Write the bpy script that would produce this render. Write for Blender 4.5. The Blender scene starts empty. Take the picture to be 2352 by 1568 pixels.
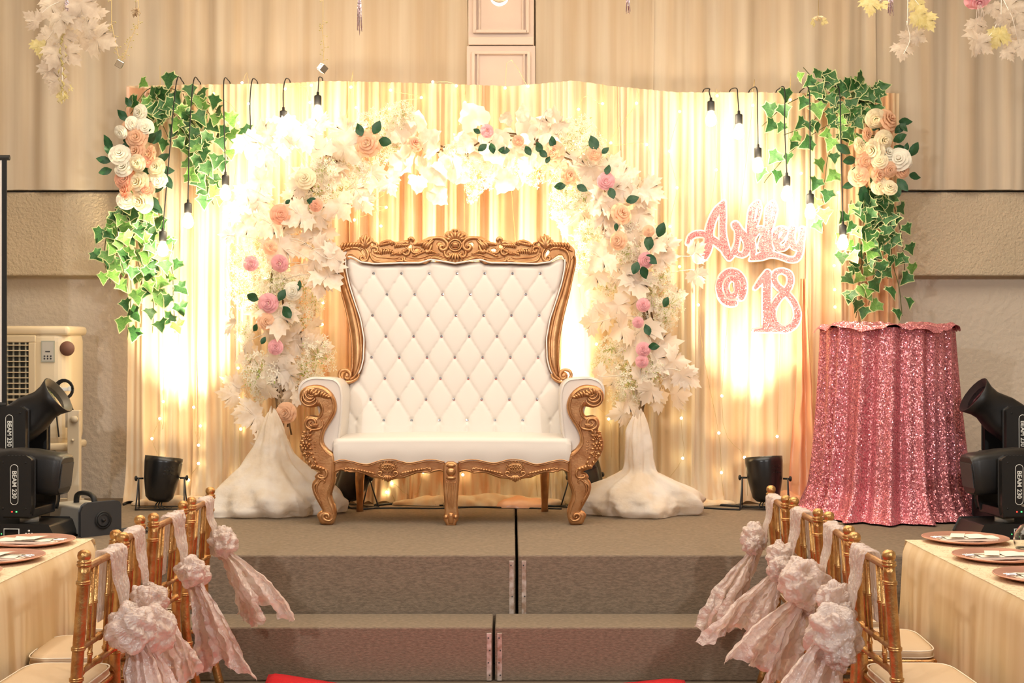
import bpy, math, random
from mathutils import Vector, Matrix, Euler, noise
PI = math.pi
sc = bpy.context.scene
col = sc.collection

# ---------------------------------------------------------------- camera, world, lights, exposure
F, CX, CY, CZ = 3267.0, 1176.0, 784.0, 1.60     # focal length in pixels of the 2352x1568 frame, eye height 1.6 m
cam_d = bpy.data.cameras.new('camera'); cam = bpy.data.objects.new('camera', cam_d); col.objects.link(cam)
cam_d.sensor_width = 36; cam_d.lens = F/2352*36; cam_d.clip_end = 60; cam_d.clip_start = .05
cam.location = (0, 0, CZ); cam.rotation_euler = (PI/2, 0, 0)
sc.camera = cam
w = bpy.data.worlds.new('world'); sc.world = w; w.use_nodes = True
w.node_tree.nodes['Background'].inputs[0].default_value = (1.0, .95, .90, 1)
w.node_tree.nodes['Background'].inputs[1].default_value = .30
sc.view_settings.view_transform = 'Standard'; sc.view_settings.look = 'None'
sc.view_settings.exposure = 0.0; sc.view_settings.gamma = 1.0
sc.cycles.max_bounces = 6; sc.cycles.diffuse_bounces = 3; sc.cycles.glossy_bounces = 3
sc.cycles.transmission_bounces = 6; sc.cycles.transparent_max_bounces = 12
sc.cycles.adaptive_threshold = .04; sc.cycles.sample_clamp_indirect = 6

def lamp(kind, loc, energy, color, target=None, **kw):
    d = bpy.data.lights.new('lamp', kind); o = bpy.data.objects.new('lamp', d); col.objects.link(o)
    o.location = loc; d.energy = energy; d.color = color
    for k, v in kw.items(): setattr(d, k, v)
    if target is not None:
        o.rotation_euler = (Vector(target) - Vector(loc)).to_track_quat('-Z', 'Y').to_euler()
    return o
lamp('AREA', (0, 6.2, 4.35), 228, (1, .90, .74), (0, 6.4, 0), shape='RECTANGLE', size=6, size_y=3)
lamp('SPOT', (-2.6, .4, 3.3), 430, (1, .97, .95), (.2, 9, 1.7), spot_size=math.radians(75), spot_blend=.6, shadow_soft_size=.10)
lamp('SPOT', (2.6, .4, 3.3), 430, (1, .97, .95), (-.2, 9, 1.7), spot_size=math.radians(75), spot_blend=.6, shadow_soft_size=.10)

# ---------------------------------------------------------------- helpers
def P(px, py, Y): return Vector(((px-CX)*Y/F, Y, CZ-(py-CY)*Y/F))
def srgb(r, g, b):
    f = lambda c: (c/255/12.92) if c/255 <= .04045 else ((c/255+.055)/1.055)**2.4
    return (f(r), f(g), f(b), 1)
def lerp(a, b, t): return a+(b-a)*t
def interp(pts, x):
    if x <= pts[0][0]: return pts[0][1]
    for (a, b), (c, d) in zip(pts, pts[1:]):
        if x <= c: return lerp(b, d, (x-a)/(c-a))
    return pts[-1][1]
def smooth(pts, n=6):
    """Catmull-Rom through tuples of any length"""
    out = []
    P_ = [tuple(p) for p in pts]
    for i in range(len(P_)-1):
        p0 = P_[max(i-1, 0)]; p1 = P_[i]; p2 = P_[i+1]; p3 = P_[min(i+2, len(P_)-1)]
        for k in range(n):
            t = k/n
            out.append(tuple(.5*((2*b)+(-a+c)*t+(2*a-5*b+4*c-d)*t*t+(-a+3*b-3*c+d)*t**3) for a, b, c, d in zip(p0, p1, p2, p3)))
    out.append(P_[-1])
    return out

def root_loc(parent):
    v = Vector((0, 0, 0))
    while parent is not None:
        v += parent.location; parent = parent.parent
    return v
def tag(o, label=None, cat=None, group=None, kind=None):
    if label: o['label'] = label
    if cat: o['category'] = cat
    if group: o['group'] = group
    if kind: o['kind'] = kind
    return o
def thing(name, label, cat, loc=(0, 0, 0), group=None):
    o = bpy.data.objects.new(name, None); col.objects.link(o); o.location = loc
    o.empty_display_size = .1
    return tag(o, label, cat, group)
def link(name, me, parent=None, loc=None, rot=None, scale=None):
    o = bpy.data.objects.new(name, me); col.objects.link(o)
    if parent is not None: o.parent = parent
    if loc is not None: o.location = Vector(loc) - root_loc(parent)
    if rot is not None: o.rotation_euler = rot
    if scale is not None: o.scale = (scale,)*3 if not hasattr(scale, '__len__') else scale
    return o
def bevel(o, w, seg=2, ang=35):
    m = o.modifiers.new('bevel', 'BEVEL'); m.width = w; m.segments = seg; m.limit_method = 'ANGLE'; m.angle_limit = math.radians(ang)
    return o
def copy_tree(o, parent=None):
    c = o.copy(); col.objects.link(c)
    if parent is not None: c.parent = parent
    for ch in list(o.children): copy_tree(ch, c)
    return c

class MB:
    def __init__(s): s.v = []; s.f = []; s.m = []; s.s = []
    def add(s, vs, fs, m=0, sm=True):
        b = len(s.v); s.v += [tuple(x) for x in vs]
        for f in fs: s.f.append([i+b for i in f]); s.m.append(m); s.s.append(sm)
        return s
    def box(s, c, d, m=0, M=None):
        x, y, z = c; a, b, e = d[0]/2, d[1]/2, d[2]/2
        vs = [Vector((x+i*a, y+j*b, z+k*e)) for i in (-1, 1) for j in (-1, 1) for k in (-1, 1)]
        if M: vs = [M @ v for v in vs]
        return s.add(vs, [(0, 1, 3, 2), (4, 6, 7, 5), (0, 4, 5, 1), (2, 3, 7, 6), (0, 2, 6, 4), (1, 5, 7, 3)], m, False)
    def tube(s, path, r, n=8, m=0, flat=1.0, up=None, cap=True):
        path = [Vector(p) for p in path]; k = len(path)
        rr = r if hasattr(r, '__len__') else [r]*k
        vs = []; fs = []
        prev = None
        for i, p in enumerate(path):
            t = (path[min(i+1, k-1)]-path[max(i-1, 0)])
            if t.length < 1e-9: t = Vector((0, 0, 1))
            t.normalize()
            if up is not None:
                a = Vector(up); a = a - t*a.dot(t)
            elif prev is None:
                a = Vector((0, 0, 1)) if abs(t.z) < .9 else Vector((1, 0, 0)); a = a - t*a.dot(t)
            else: a = prev - t*prev.dot(t)
            if a.length < 1e-6: a = t.orthogonal()
            a.normalize(); prev = a; b = t.cross(a)
            for j in range(n):
                th = 2*PI*j/n
                vs.append(p + a*(rr[i]*flat*math.cos(th)) + b*(rr[i]*math.sin(th)))
        for i in range(k-1):
            for j in range(n):
                fs.append((i*n+j, i*n+(j+1) % n, (i+1)*n+(j+1) % n, (i+1)*n+j))
        if cap: fs.append(tuple(reversed(range(n)))); fs.append(tuple((k-1)*n+j for j in range(n)))
        return s.add(vs, fs, m, True)
    def lathe(s, prof, c=(0, 0, 0), n=20, m=0, M=None, cap=True):
        vs = []; fs = []; c = Vector(c)
        for r, z in prof:
            for j in range(n):
                v = Vector((r*math.cos(2*PI*j/n), r*math.sin(2*PI*j/n), z))
                vs.append((M @ v if M else v) + c)
        k = len(prof)
        for i in range(k-1):
            for j in range(n): fs.append((i*n+j, i*n+(j+1) % n, (i+1)*n+(j+1) % n, (i+1)*n+j))
        if cap:
            if prof[0][0] > 1e-5: fs.append(tuple(reversed(range(n))))
            if prof[-1][0] > 1e-5: fs.append(tuple((k-1)*n+j for j in range(n)))
        return s.add(vs, fs, m, True)
    def ball(s, c, r, n=12, m=0, sq=(1, 1, 1)):
        k = max(4, n//2)
        M = Matrix.Diagonal(Vector(sq)).to_3x3()
        return s.lathe([(r*math.sin(PI*i/k)+1e-6, -r*math.cos(PI*i/k)) for i in range(k+1)], c, n, m, M, cap=False)
    def grid(s, fn, nu, nv, m=0, sm=True, mf=None):
        vs = [fn(i/nu, j/nv) for j in range(nv+1) for i in range(nu+1)]
        b = len(s.v); s.v += [tuple(x) for x in vs]
        for j in range(nv):
            for i in range(nu):
                a = b+j*(nu+1)+i
                s.f.append([a, a+1, a+nu+2, a+nu+1]); s.m.append(mf(i/nu, j/nv) if mf else m); s.s.append(sm)
        return s
    def prism(s, pts, f0, f1, m=0, bev=0, ins=None):
        """closed outline pts; f0(p), f1(p) give front and back 3D points"""
        n = len(pts)
        vs = [f0(p) for p in pts]+[f1(p) for p in pts]
        s.add(vs, [tuple(range(n)), tuple(reversed(range(n, 2*n)))]+[(i, (i+1) % n, n+(i+1) % n, n+i) for i in range(n)], m, False)
        return s
    def mesh(s, name, mats, off=None):
        off = off or Vector((0, 0, 0))
        me = bpy.data.meshes.new(name)
        me.from_pydata([(x-off.x, y-off.y, z-off.z) for x, y, z in s.v], [], s.f)
        mats = mats if isinstance(mats, (list, tuple)) else [mats]
        for q in mats: me.materials.append(q)
        me.polygons.foreach_set('material_index', s.m); me.polygons.foreach_set('use_smooth', s.s)
        me.update(); return me
    def build(s, name, mats, parent=None, origin=None):
        off = root_loc(parent) if parent is not None else Vector((0, 0, 0))
        if origin is not None:
            off = off + (Vector(origin)-off)
        o = bpy.data.objects.new(name, s.mesh(name, mats, off)); col.objects.link(o)
        if parent is not None: o.parent = parent
        if origin is not None: o.location = Vector(origin) - root_loc(parent)
        return o

def plate(name, outline, holes, mapf, Y, depth, bev, mats, parent, res=3):
    """a carved plate: pixel outline at distance Y, with holes, extruded and rounded"""
    cu = bpy.data.curves.new(name, 'CURVE'); cu.dimensions = '2D'; cu.fill_mode = 'BOTH'
    for pts in [outline]+holes:
        sp = cu.splines.new('POLY'); sp.points.add(len(pts)-1); sp.use_cyclic_u = True
        for q, (x, y) in zip(sp.points, pts):
            q.co = (x*Y/F, -y*Y/F, 0, 1)
    cu.extrude = max(depth/2-bev, .001); cu.bevel_depth = bev; cu.bevel_resolution = res; cu.offset = -bev*.6
    to = bpy.data.objects.new('tmp', cu); col.objects.link(to)
    dg = bpy.context.evaluated_depsgraph_get(); dg.update()
    me = bpy.data.meshes.new_from_object(to.evaluated_get(dg))
    bpy.data.objects.remove(to); bpy.data.curves.remove(cu)
    off = root_loc(parent)
    for v in me.vertices:
        px, py, d = v.co.x*F/Y, -v.co.y*F/Y, v.co.z
        q = mapf(px, py) ; v.co = Vector((q.x, q.y-d, q.z)) - off
    me.materials.clear()
    me.materials.append(mats); me.name = name
    for p in me.polygons: p.use_smooth = abs(p.normal.y) < .98; p.material_index = 0
    me.update()
    o = bpy.data.objects.new(name, me); col.objects.link(o); o.parent = parent
    return o

def text_mesh(txt, size, depth, mat, vertical=False):
    cu = bpy.data.curves.new('lettering', 'FONT'); cu.body = txt; cu.size = size; cu.extrude = depth; cu.align_x = 'CENTER'; cu.align_y = 'CENTER'
    cu.offset = size*.02
    to = bpy.data.objects.new('tmp', cu); col.objects.link(to)
    dg = bpy.context.evaluated_depsgraph_get(); dg.update()
    me = bpy.data.meshes.new_from_object(to.evaluated_get(dg)); bpy.data.objects.remove(to); bpy.data.curves.remove(cu)
    me.materials.clear(); me.materials.append(mat); return me

# ---------------------------------------------------------------- materials
def new_mat(name):
    m = bpy.data.materials.new(name); m.use_nodes = True
    nt = m.node_tree; return m, nt, nt.nodes['Principled BSDF']
def pm(name, c, rough=.5, metal=0, bump=0, bscale=60, var=0, vscale=8, spec=.5, stretch=(1, 1, 1), sheen=0, c2=None, coat=0, dist=.01):
    m, nt, b = new_mat(name); N = nt.nodes; L = nt.links
    b.inputs['Base Color'].default_value = c; b.inputs['Roughness'].default_value = rough; b.inputs['Metallic'].default_value = metal
    b.inputs['Specular IOR Level'].default_value = spec; b.inputs['Sheen Weight'].default_value = sheen; b.inputs['Coat Weight'].default_value = coat
    tc = N.new('ShaderNodeTexCoord'); mp = N.new('ShaderNodeMapping'); mp.inputs['Scale'].default_value = stretch; L.new(tc.outputs['Object'], mp.inputs[0])
    if bump:
        t = N.new('ShaderNodeTexNoise'); t.inputs['Scale'].default_value = bscale; t.inputs['Detail'].default_value = 4; L.new(mp.outputs[0], t.inputs[0])
        u = N.new('ShaderNodeBump'); u.inputs['Strength'].default_value = bump; u.inputs['Distance'].default_value = dist
        L.new(t.outputs[0], u.inputs['Height']); L.new(u.outputs[0], b.inputs['Normal'])
    if var:
        t = N.new('ShaderNodeTexNoise'); t.inputs['Scale'].default_value = vscale; t.inputs['Detail'].default_value = 5; L.new(mp.outputs[0], t.inputs[0])
        r = N.new('ShaderNodeMapRange'); r.inputs[1].default_value = .30; r.inputs[2].default_value = .65; L.new(t.outputs[0], r.inputs[0])
        x = N.new('ShaderNodeMix'); x.data_type = 'RGBA'; L.new(r.outputs[0], x.inputs[0])
        x.inputs[6].default_value = c; x.inputs[7].default_value = c2 or (c[0]*(1-var), c[1]*(1-var), c[2]*(1-var), 1)
        L.new(x.outputs[2], b.inputs['Base Color'])
    return m
def cloth(name, c, c2=None, trans=.35, stripes=(14, 14, .3), rough=.8, clear=0, gloss=0, bump=0, bscale=40):
    """thin fabric: diffuse + translucent; c2 is the colour of the second layer showing in vertical bands"""
    m = bpy.data.materials.new(name); m.use_nodes = True; nt = m.node_tree; N = nt.nodes; L = nt.links; N.clear()
    out = N.new('ShaderNodeOutputMaterial'); d = N.new('ShaderNodeBsdfDiffuse'); t = N.new('ShaderNodeBsdfTranslucent'); mx = N.new('ShaderNodeMixShader')
    mx.inputs[0].default_value = trans; L.new(d.outputs[0], mx.inputs[1]); L.new(t.outputs[0], mx.inputs[2])
    d.inputs[0].default_value = c; t.inputs[0].default_value = c
    tc = N.new('ShaderNodeTexCoord')
    if c2:
        mp = N.new('ShaderNodeMapping'); mp.inputs['Scale'].default_value = stripes; L.new(tc.outputs['Object'], mp.inputs[0])
        n = N.new('ShaderNodeTexNoise'); n.inputs['Scale'].default_value = 1; n.inputs['Detail'].default_value = 4; L.new(mp.outputs[0], n.inputs[0])
        r = N.new('ShaderNodeMapRange'); r.inputs[1].default_value = .38; r.inputs[2].default_value = .62; L.new(n.outputs[0], r.inputs[0])
        x = N.new('ShaderNodeMix'); x.data_type = 'RGBA'; L.new(r.outputs[0], x.inputs[0]); x.inputs[6].default_value = c; x.inputs[7].default_value = c2
        L.new(x.outputs[2], d.inputs[0]); L.new(x.outputs[2], t.inputs[0])
    last = mx
    nb = None
    if bump:
        n = N.new('ShaderNodeTexNoise'); n.inputs['Scale'].default_value = bscale; n.inputs['Detail'].default_value = 3; L.new(tc.outputs['Object'], n.inputs[0])
        nb = N.new('ShaderNodeBump'); nb.inputs['Strength'].default_value = bump; nb.inputs['Distance'].default_value = .02; L.new(n.outputs[0], nb.inputs['Height'])
        L.new(nb.outputs[0], d.inputs['Normal'])
    if gloss:
        g = N.new('ShaderNodeBsdfGlossy'); g.inputs['Roughness'].default_value = .28; g.inputs[0].default_value = (1, .96, .93, 1); m2 = N.new('ShaderNodeMixShader'); m2.inputs[0].default_value = gloss
        if nb: L.new(nb.outputs[0], g.inputs['Normal'])
        L.new(last.outputs[0], m2.inputs[1]); L.new(g.outputs[0], m2.inputs[2]); last = m2
    if clear:
        tr = N.new('ShaderNodeBsdfTransparent'); m3 = N.new('ShaderNodeMixShader'); m3.inputs[0].default_value = clear
        L.new(last.outputs[0], m3.inputs[1]); L.new(tr.outputs[0], m3.inputs[2]); last = m3
    L.new(last.outputs[0], out.inputs[0]); return m
def emit(name, c, s):
    m = bpy.data.materials.new(name); m.use_nodes = True; nt = m.node_tree; nt.nodes.clear()
    e = nt.nodes.new('ShaderNodeEmission'); o = nt.nodes.new('ShaderNodeOutputMaterial'); e.inputs[0].default_value = c; e.inputs[1].default_value = s
    nt.links.new(e.outputs[0], o.inputs[0]); return m
def sequin(name, c, c2, scale, jit, rough=.25, diff=.0, base_rough=.5):
    m, nt, b = new_mat(name); N = nt.nodes; L = nt.links
    b.inputs['Metallic'].default_value = .85; b.inputs['Roughness'].default_value = rough
    tc = N.new('ShaderNodeTexCoord'); v = N.new('ShaderNodeTexVoronoi'); v.inputs['Scale'].default_value = scale; L.new(tc.outputs['Object'], v.inputs[0])
    x = N.new('ShaderNodeMix'); x.data_type = 'RGBA'; sp = N.new('ShaderNodeSeparateColor'); L.new(v.outputs['Color'], sp.inputs[0]); L.new(sp.outputs[0], x.inputs[0])
    x.inputs[6].default_value = c; x.inputs[7].default_value = c2; L.new(x.outputs[2], b.inputs['Base Color'])
    g = N.new('ShaderNodeNewGeometry'); s = N.new('ShaderNodeVectorMath'); s.operation = 'SUBTRACT'; L.new(v.outputs['Color'], s.inputs[0]); s.inputs[1].default_value = (.5, .5, .5)
    k = N.new('ShaderNodeVectorMath'); k.operation = 'SCALE'; L.new(s.outputs[0], k.inputs[0]); k.inputs['Scale'].default_value = jit
    a = N.new('ShaderNodeVectorMath'); a.operation = 'ADD'; L.new(g.outputs['Normal'], a.inputs[0]); L.new(k.outputs[0], a.inputs[1])
    n = N.new('ShaderNodeVectorMath'); n.operation = 'NORMALIZE'; L.new(a.outputs[0], n.inputs[0]); L.new(n.outputs[0], b.inputs['Normal'])
    return m
def glassm(name, c=(1, 1, 1, 1), rough=0, ior=1.45):
    m, nt, b = new_mat(name); b.inputs['Base Color'].default_value = c; b.inputs['Transmission Weight'].default_value = 1; b.inputs['Roughness'].default_value = rough; b.inputs['IOR'].default_value = ior
    return m

M = dict(
 plaster=pm('plaster', srgb(214, 200, 182), .9, bump=.5, bscale=28, var=.06, vscale=2, dist=.02),
 beam=pm('beam_plaster', srgb(206, 188, 160), .9, bump=.7, bscale=60, var=.08, vscale=3, dist=.02),
 ceiling=pm('ceiling_paint', srgb(225, 212, 190), .9, bump=.1, bscale=10),
 floor=pm('floor_tile', srgb(120, 105, 90), .5, var=.2, vscale=3),
 carpet=pm('grey_carpet', srgb(146, 130, 112), .98, bump=.8, bscale=500, var=.36, vscale=160, spec=.05, stretch=(.3, 1, 1), dist=.002),
 strip=pm('edge_strip', srgb(205, 198, 190), .5, metal=.2, var=.25, vscale=30, c2=srgb(150, 125, 105)),
 red=pm('red_carpet', srgb(205, 20, 30), .9, bump=.3, bscale=200),
 paint=pm('pilaster_paint', srgb(222, 202, 188), .7, bump=.08, bscale=20, var=.06, vscale=4),
 wallcur=cloth('beige_curtain', srgb(216, 202, 180), srgb(202, 182, 154), .15, (9, 9, .25)),
 drape=cloth('cream_sheer', srgb(246, 228, 200), srgb(238, 206, 168), .3, (16, 16, .25)),
 drape2=cloth('peach_sheer', srgb(248, 226, 192), srgb(240, 192, 150), .3, (16, 16, .25)),
 drape3=cloth('ivory_sheer', srgb(244, 230, 202), srgb(230, 204, 164), .3, (16, 16, .25)),
 peach=cloth('peach_satin', srgb(240, 185, 145), None, .15, gloss=.08),
 tulle=cloth('white_tulle', srgb(250, 242, 232), srgb(240, 225, 205), .3, (6, 6, 6), bump=.3, bscale=25),
 gold=pm('gold_paint', srgb(208, 160, 112), .34, metal=.8, bump=.12, bscale=90, var=.25, vscale=14, c2=srgb(178, 126, 82)),
 cgold=pm('chair_gold', srgb(206, 168, 108), .32, metal=.75, bump=.25, bscale=110, var=.5, vscale=22, c2=srgb(176, 120, 66)),
 leather=pm('white_leather', srgb(224, 216, 207), .42, bump=.05, bscale=300, spec=.4),
 piping=pm('piping', srgb(240, 235, 228), .5),
 crystal=pm('crystal', srgb(225, 228, 235), .06, metal=.9),
 silver=pm('silver', srgb(225, 225, 228), .15, metal=1),
 black=pm('black_plastic', srgb(26, 25, 25), .42, bump=.05, bscale=200),
 blackm=pm('black_metal', srgb(20, 20, 21), .28, spec=.6),
 blackg=pm('black_glass', srgb(8, 10, 14), .08, spec=.8),
 rubber=pm('black_rubber', srgb(18, 18, 18), .6),
 grille=pm('dark_louvre', srgb(50, 50, 46), .7),
 white=pm('white_marking', srgb(235, 235, 228), .6),
 cream=pm('cream_plastic', srgb(226, 208, 176), .4, var=.05, vscale=3),
 metalcream=pm('cream_metal', srgb(205, 190, 165), .5),
 brown=pm('brown_badge', srgb(120, 82, 66), .6),
 panel=pm('grey_panel', srgb(165, 165, 150), .4),
 greym=pm('grey_metal', srgb(190, 186, 176), .4, metal=.3),
 dgrey=pm('dark_grey', srgb(52, 52, 54), .45),
 redled=emit('red_led', (1, .05, .03, 1), 3), greenled=emit('green_led', (.1, 1, .2, 1), 3),
 bulb=emit('bulb_glow', (1, .84, .58, 1), 55),
 fairy=emit('fairy_glow', (1, .78, .40, 1), 40),
 leaf=cloth('white_maple_leaf', srgb(248, 238, 226), srgb(240, 226, 208), .35, (5, 5, 5)),
 leafy=cloth('yellow_maple_leaf', srgb(218, 206, 150), srgb(204, 188, 124), .4, (5, 5, 5), clear=.18),
 leafp=cloth('faded_maple_leaf', srgb(212, 198, 180), srgb(200, 184, 166), .4, (5, 5, 5), clear=.18),
 petalw=cloth('white_petal', srgb(250, 246, 230), None, .3),
 petalc=cloth('cream_petal', srgb(248, 236, 205), None, .3),
 petalp=cloth('peach_petal', srgb(246, 205, 172), None, .3),
 petalk=cloth('pink_petal', srgb(244, 188, 194), None, .3),
 petals=cloth('salmon_petal', srgb(246, 190, 162), None, .3),
 green=pm('rose_leaf_green', srgb(34, 84, 48), .5, var=.3, vscale=20),
 lime=cloth('small_green', srgb(180, 196, 110), None, .3),
 ivy=pm('ivy_green', srgb(36, 82, 44), .5, var=.35, vscale=16, c2=srgb(66, 116, 56)),
 ivyl=pm('ivy_light', srgb(84, 138, 60), .5, var=.35, vscale=16, c2=srgb(122, 168, 80)),
 ivye=cloth('ivy_edge', srgb(206, 212, 160), None, .2),
 stem=pm('brown_twig', srgb(110, 84, 56), .8), stemg=pm('green_vine', srgb(80, 84, 40), .7), stemw=pm('white_stem', srgb(232, 222, 208), .7),
 sash=cloth('organza', srgb(238, 224, 215), srgb(230, 212, 202), .38, (12, 12, 12), gloss=.10, clear=.26, bump=.5, bscale=55),
 cushion=pm('cream_cushion', srgb(206, 178, 142), .6, bump=.05, bscale=60),
 cushpipe=pm('cushion_piping', srgb(240, 225, 200), .6),
 tcloth=cloth('table_linen', srgb(240, 218, 180), srgb(228, 200, 155), .1, (10, 10, .5), gloss=.03),
 charger=pm('copper_charger', srgb(224, 168, 146), .33, metal=.6),
 napkin=pm('napkin', srgb(244, 232, 212), .8, bump=.1, bscale=150),
 glass=glassm('clear_glass'),
 pinkseq=sequin('pink_sequin', srgb(226, 150, 156), srgb(204, 112, 126), 165, .95, .2),
 glitter=sequin('pink_glitter', srgb(232, 92, 104), srgb(240, 140, 140), 260, 1.3, .45),
 board=pm('white_board', srgb(248, 240, 232), .6),
 raffia=pm('raffia', srgb(168, 140, 104), .8), wire=pm('gold_wire', srgb(215, 190, 130), .4, metal=.5),
 tinsel=sequin('tinsel', srgb(215, 190, 205), srgb(240, 230, 240), 300, 1.0, .2),
)
M['pinkseq'].node_tree.nodes['Principled BSDF'].inputs['Metallic'].default_value = .5
M['glitter'].node_tree.nodes['Principled BSDF'].inputs['Metallic'].default_value = .3
# damask runner pattern for the table tops
def damask():
    m = pm('damask_linen', srgb(238, 220, 184), .6); nt = m.node_tree; N = nt.nodes; L = nt.links; b = N['Principled BSDF']
    tc = N.new('ShaderNodeTexCoord'); n = N.new('ShaderNodeTexNoise'); n.inputs['Scale'].default_value = 13; n.inputs['Distortion'].default_value = 3.0; n.inputs['Detail'].default_value = 1
    L.new(tc.outputs['Object'], n.inputs[0]); r = N.new('ShaderNodeValToRGB'); e = r.color_ramp.elements
    e[0].position = .47; e[0].color = (0, 0, 0, 1); e[1].position = .5; e[1].color = (1, 1, 1, 1); x = e.new(.53); x.color = (0, 0, 0, 1)
    L.new(n.outputs[0], r.inputs[0]); mx = N.new('ShaderNodeMix'); mx.data_type = 'RGBA'; L.new(r.outputs[0], mx.inputs[0])
    mx.inputs[6].default_value = srgb(232, 212, 176); mx.inputs[7].default_value = srgb(178, 148, 104); L.new(mx.outputs[2], b.inputs['Base Color'])
    return m
M['damask'] = damask()
# ---------------------------------------------------------------- the setting
SZ = CZ-1.0584            # stage top, .54 m
def struct(name, c, d, m, bev=0):
    o = MB().box((0, 0, 0), d).build(name, m); o.location = c; o['kind'] = 'structure'
    if bev: bevel(o, bev, 2)
    return o
struct('floor', (0, 4.4, -.05), (11, 11.2, .1), M['floor'])
struct('ceiling', (0, 4.4, 4.65), (11, 11.2, .1), M['ceiling'])
struct('wall_back', (0, 9.72, 2.3), (11, .16, 4.6), M['plaster'])
struct('wall_left', (-5.45, 4.4, 2.3), (.1, 11.0, 4.6), M['plaster'])
struct('wall_right', (5.45, 4.4, 2.3), (.1, 11.0, 4.6), M['plaster'])
zb, zt = P(0, 633, 9.5).z, P(0, 441, 9.5).z
struct('trim_1', (0, 9.57, (zb+zt)/2), (10.8, .15, zt-zb), M['beam'], .012)
struct('trim_2', (0, 9.60, zt+.006), (10.8, .14, .008), M['black'])
# low plinth at the foot of the left wall
x0, x1 = P(195, 0, 9.2).x, P(286, 0, 9.2).x

# pilaster between the wall curtains
mb = MB(); a, b_ = P(1076, 0, 9.5).x, P(1226, 0, 9.5).x; cxp = (a+b_)/2; wd = b_-a
mb.box((cxp, 9.53, 3.55), (wd, .2, 2.1)); 
z1 = P(0, 75, 9.4).z; z2 = P(0, 105, 9.4).z
mb.box((cxp, 9.50, (z2+2.6)/2), (wd*1.04, .2, z2-2.6))
mb.box((cxp, 9.49, z2+.03), (wd*.99, .2, .05))
for s in (-1, 1):
    mb.box((cxp+s*wd*.40, 9.42, (z1+4.6)/2), (.022, .04, 4.6-z1)); mb.box((cxp+s*wd*.33, 9.425, (z1+4.6)/2), (.012, .03, 4.6-z1))
    mb.box((cxp+s*wd*.42, 9.39, (z2+2.55)/2-.02), (.022, .04, z2-2.6)); mb.box((cxp+s*wd*.35, 9.395, (z2+2.55)/2-.02), (.012, .03, z2-2.6))
mb.box((cxp, 9.42, z1+.01), (wd*.8, .04, .02)); mb.box((cxp, 9.395, z2-.05), (wd*.84, .04, .02))
o = mb.build('trim_4', M['paint']); o['kind'] = 'structure'; bevel(o, .004, 1)

# ---------------------------------------------------------------- stage and step (carpeted boxes)
def stage_box(name, x0, x1, y0, y1, z0, z1, label, strips, sx):
    t = thing(name, label, 'stage', ((x0+x1)/2, (y0+y1)/2, z0))
    o = MB().box(((x0+x1)/2, (y0+y1)/2, (z0+z1)/2), (x1-x0, y1-y0, z1-z0)).build('carpeted_deck', M['carpet'], t); bevel(o, .008, 2)
    s = MB().box((sx, y0-.002, (z0+z1)/2-.012), (.024, .006, z1-z0-.03)).build('edge_strip', M['strip'], t); bevel(s, .002, 1)
    n = MB()
    for k in range(4): MB().lathe([(.004, 0), (.003, .002), (.0001, .003)], (sx+.003*(-1)**k, y0-.005, z0+.03+(z1-z0-.08)*k/3), 6, 0, Matrix.Rotation(PI/2, 3, 'X')).build('nail_head', M['dgrey'], s)
    return t
sx = P(1187, 0, 7.05).x
stage_box('stage_platform', -5.35, sx-.007, 7.05, 9.62, 0, SZ, 'left half of the carpeted stage, under the throne', 1, sx-.026)
stage_box('stage_platform', sx+.007, 5.35, 7.05, 9.62, 0, SZ, 'right half of the carpeted stage, under the sequin table', 1, sx+.036)
sx2 = P(1134, 0, 6.7).x
stage_box('stage_step', -3.4, sx2-.006, 6.70, 7.038, 0, .255, 'left half of the lower carpeted step before the stage', 1, sx2-.022)
stage_box('stage_step', sx2+.006, 3.4, 6.70, 7.038, 0, .255, 'right half of the lower carpeted step before the stage', 1, sx2+.028)
# red carpet with its two far corners turned up
def rc(u, v):
    x = lerp(-1.13, .80, u); y = lerp(3.0, 6.60, v); z = .006
    z += .05*max(0, 1-abs(u-.02)/.16)*max(0, (v-.9)/.1)**2 + .026*max(0, 1-abs(u-.96)/.13)*max(0, (v-.9)/.1)**2
    return (x, y, z)
o = MB().grid(rc, 60, 60).build('red_carpet', M['red']); so = o.modifiers.new('thick', 'SOLIDIFY'); so.thickness = .006; so.offset = 1
tag(o, 'red aisle carpet with curled far corners lying before the steps', 'carpet')

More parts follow.
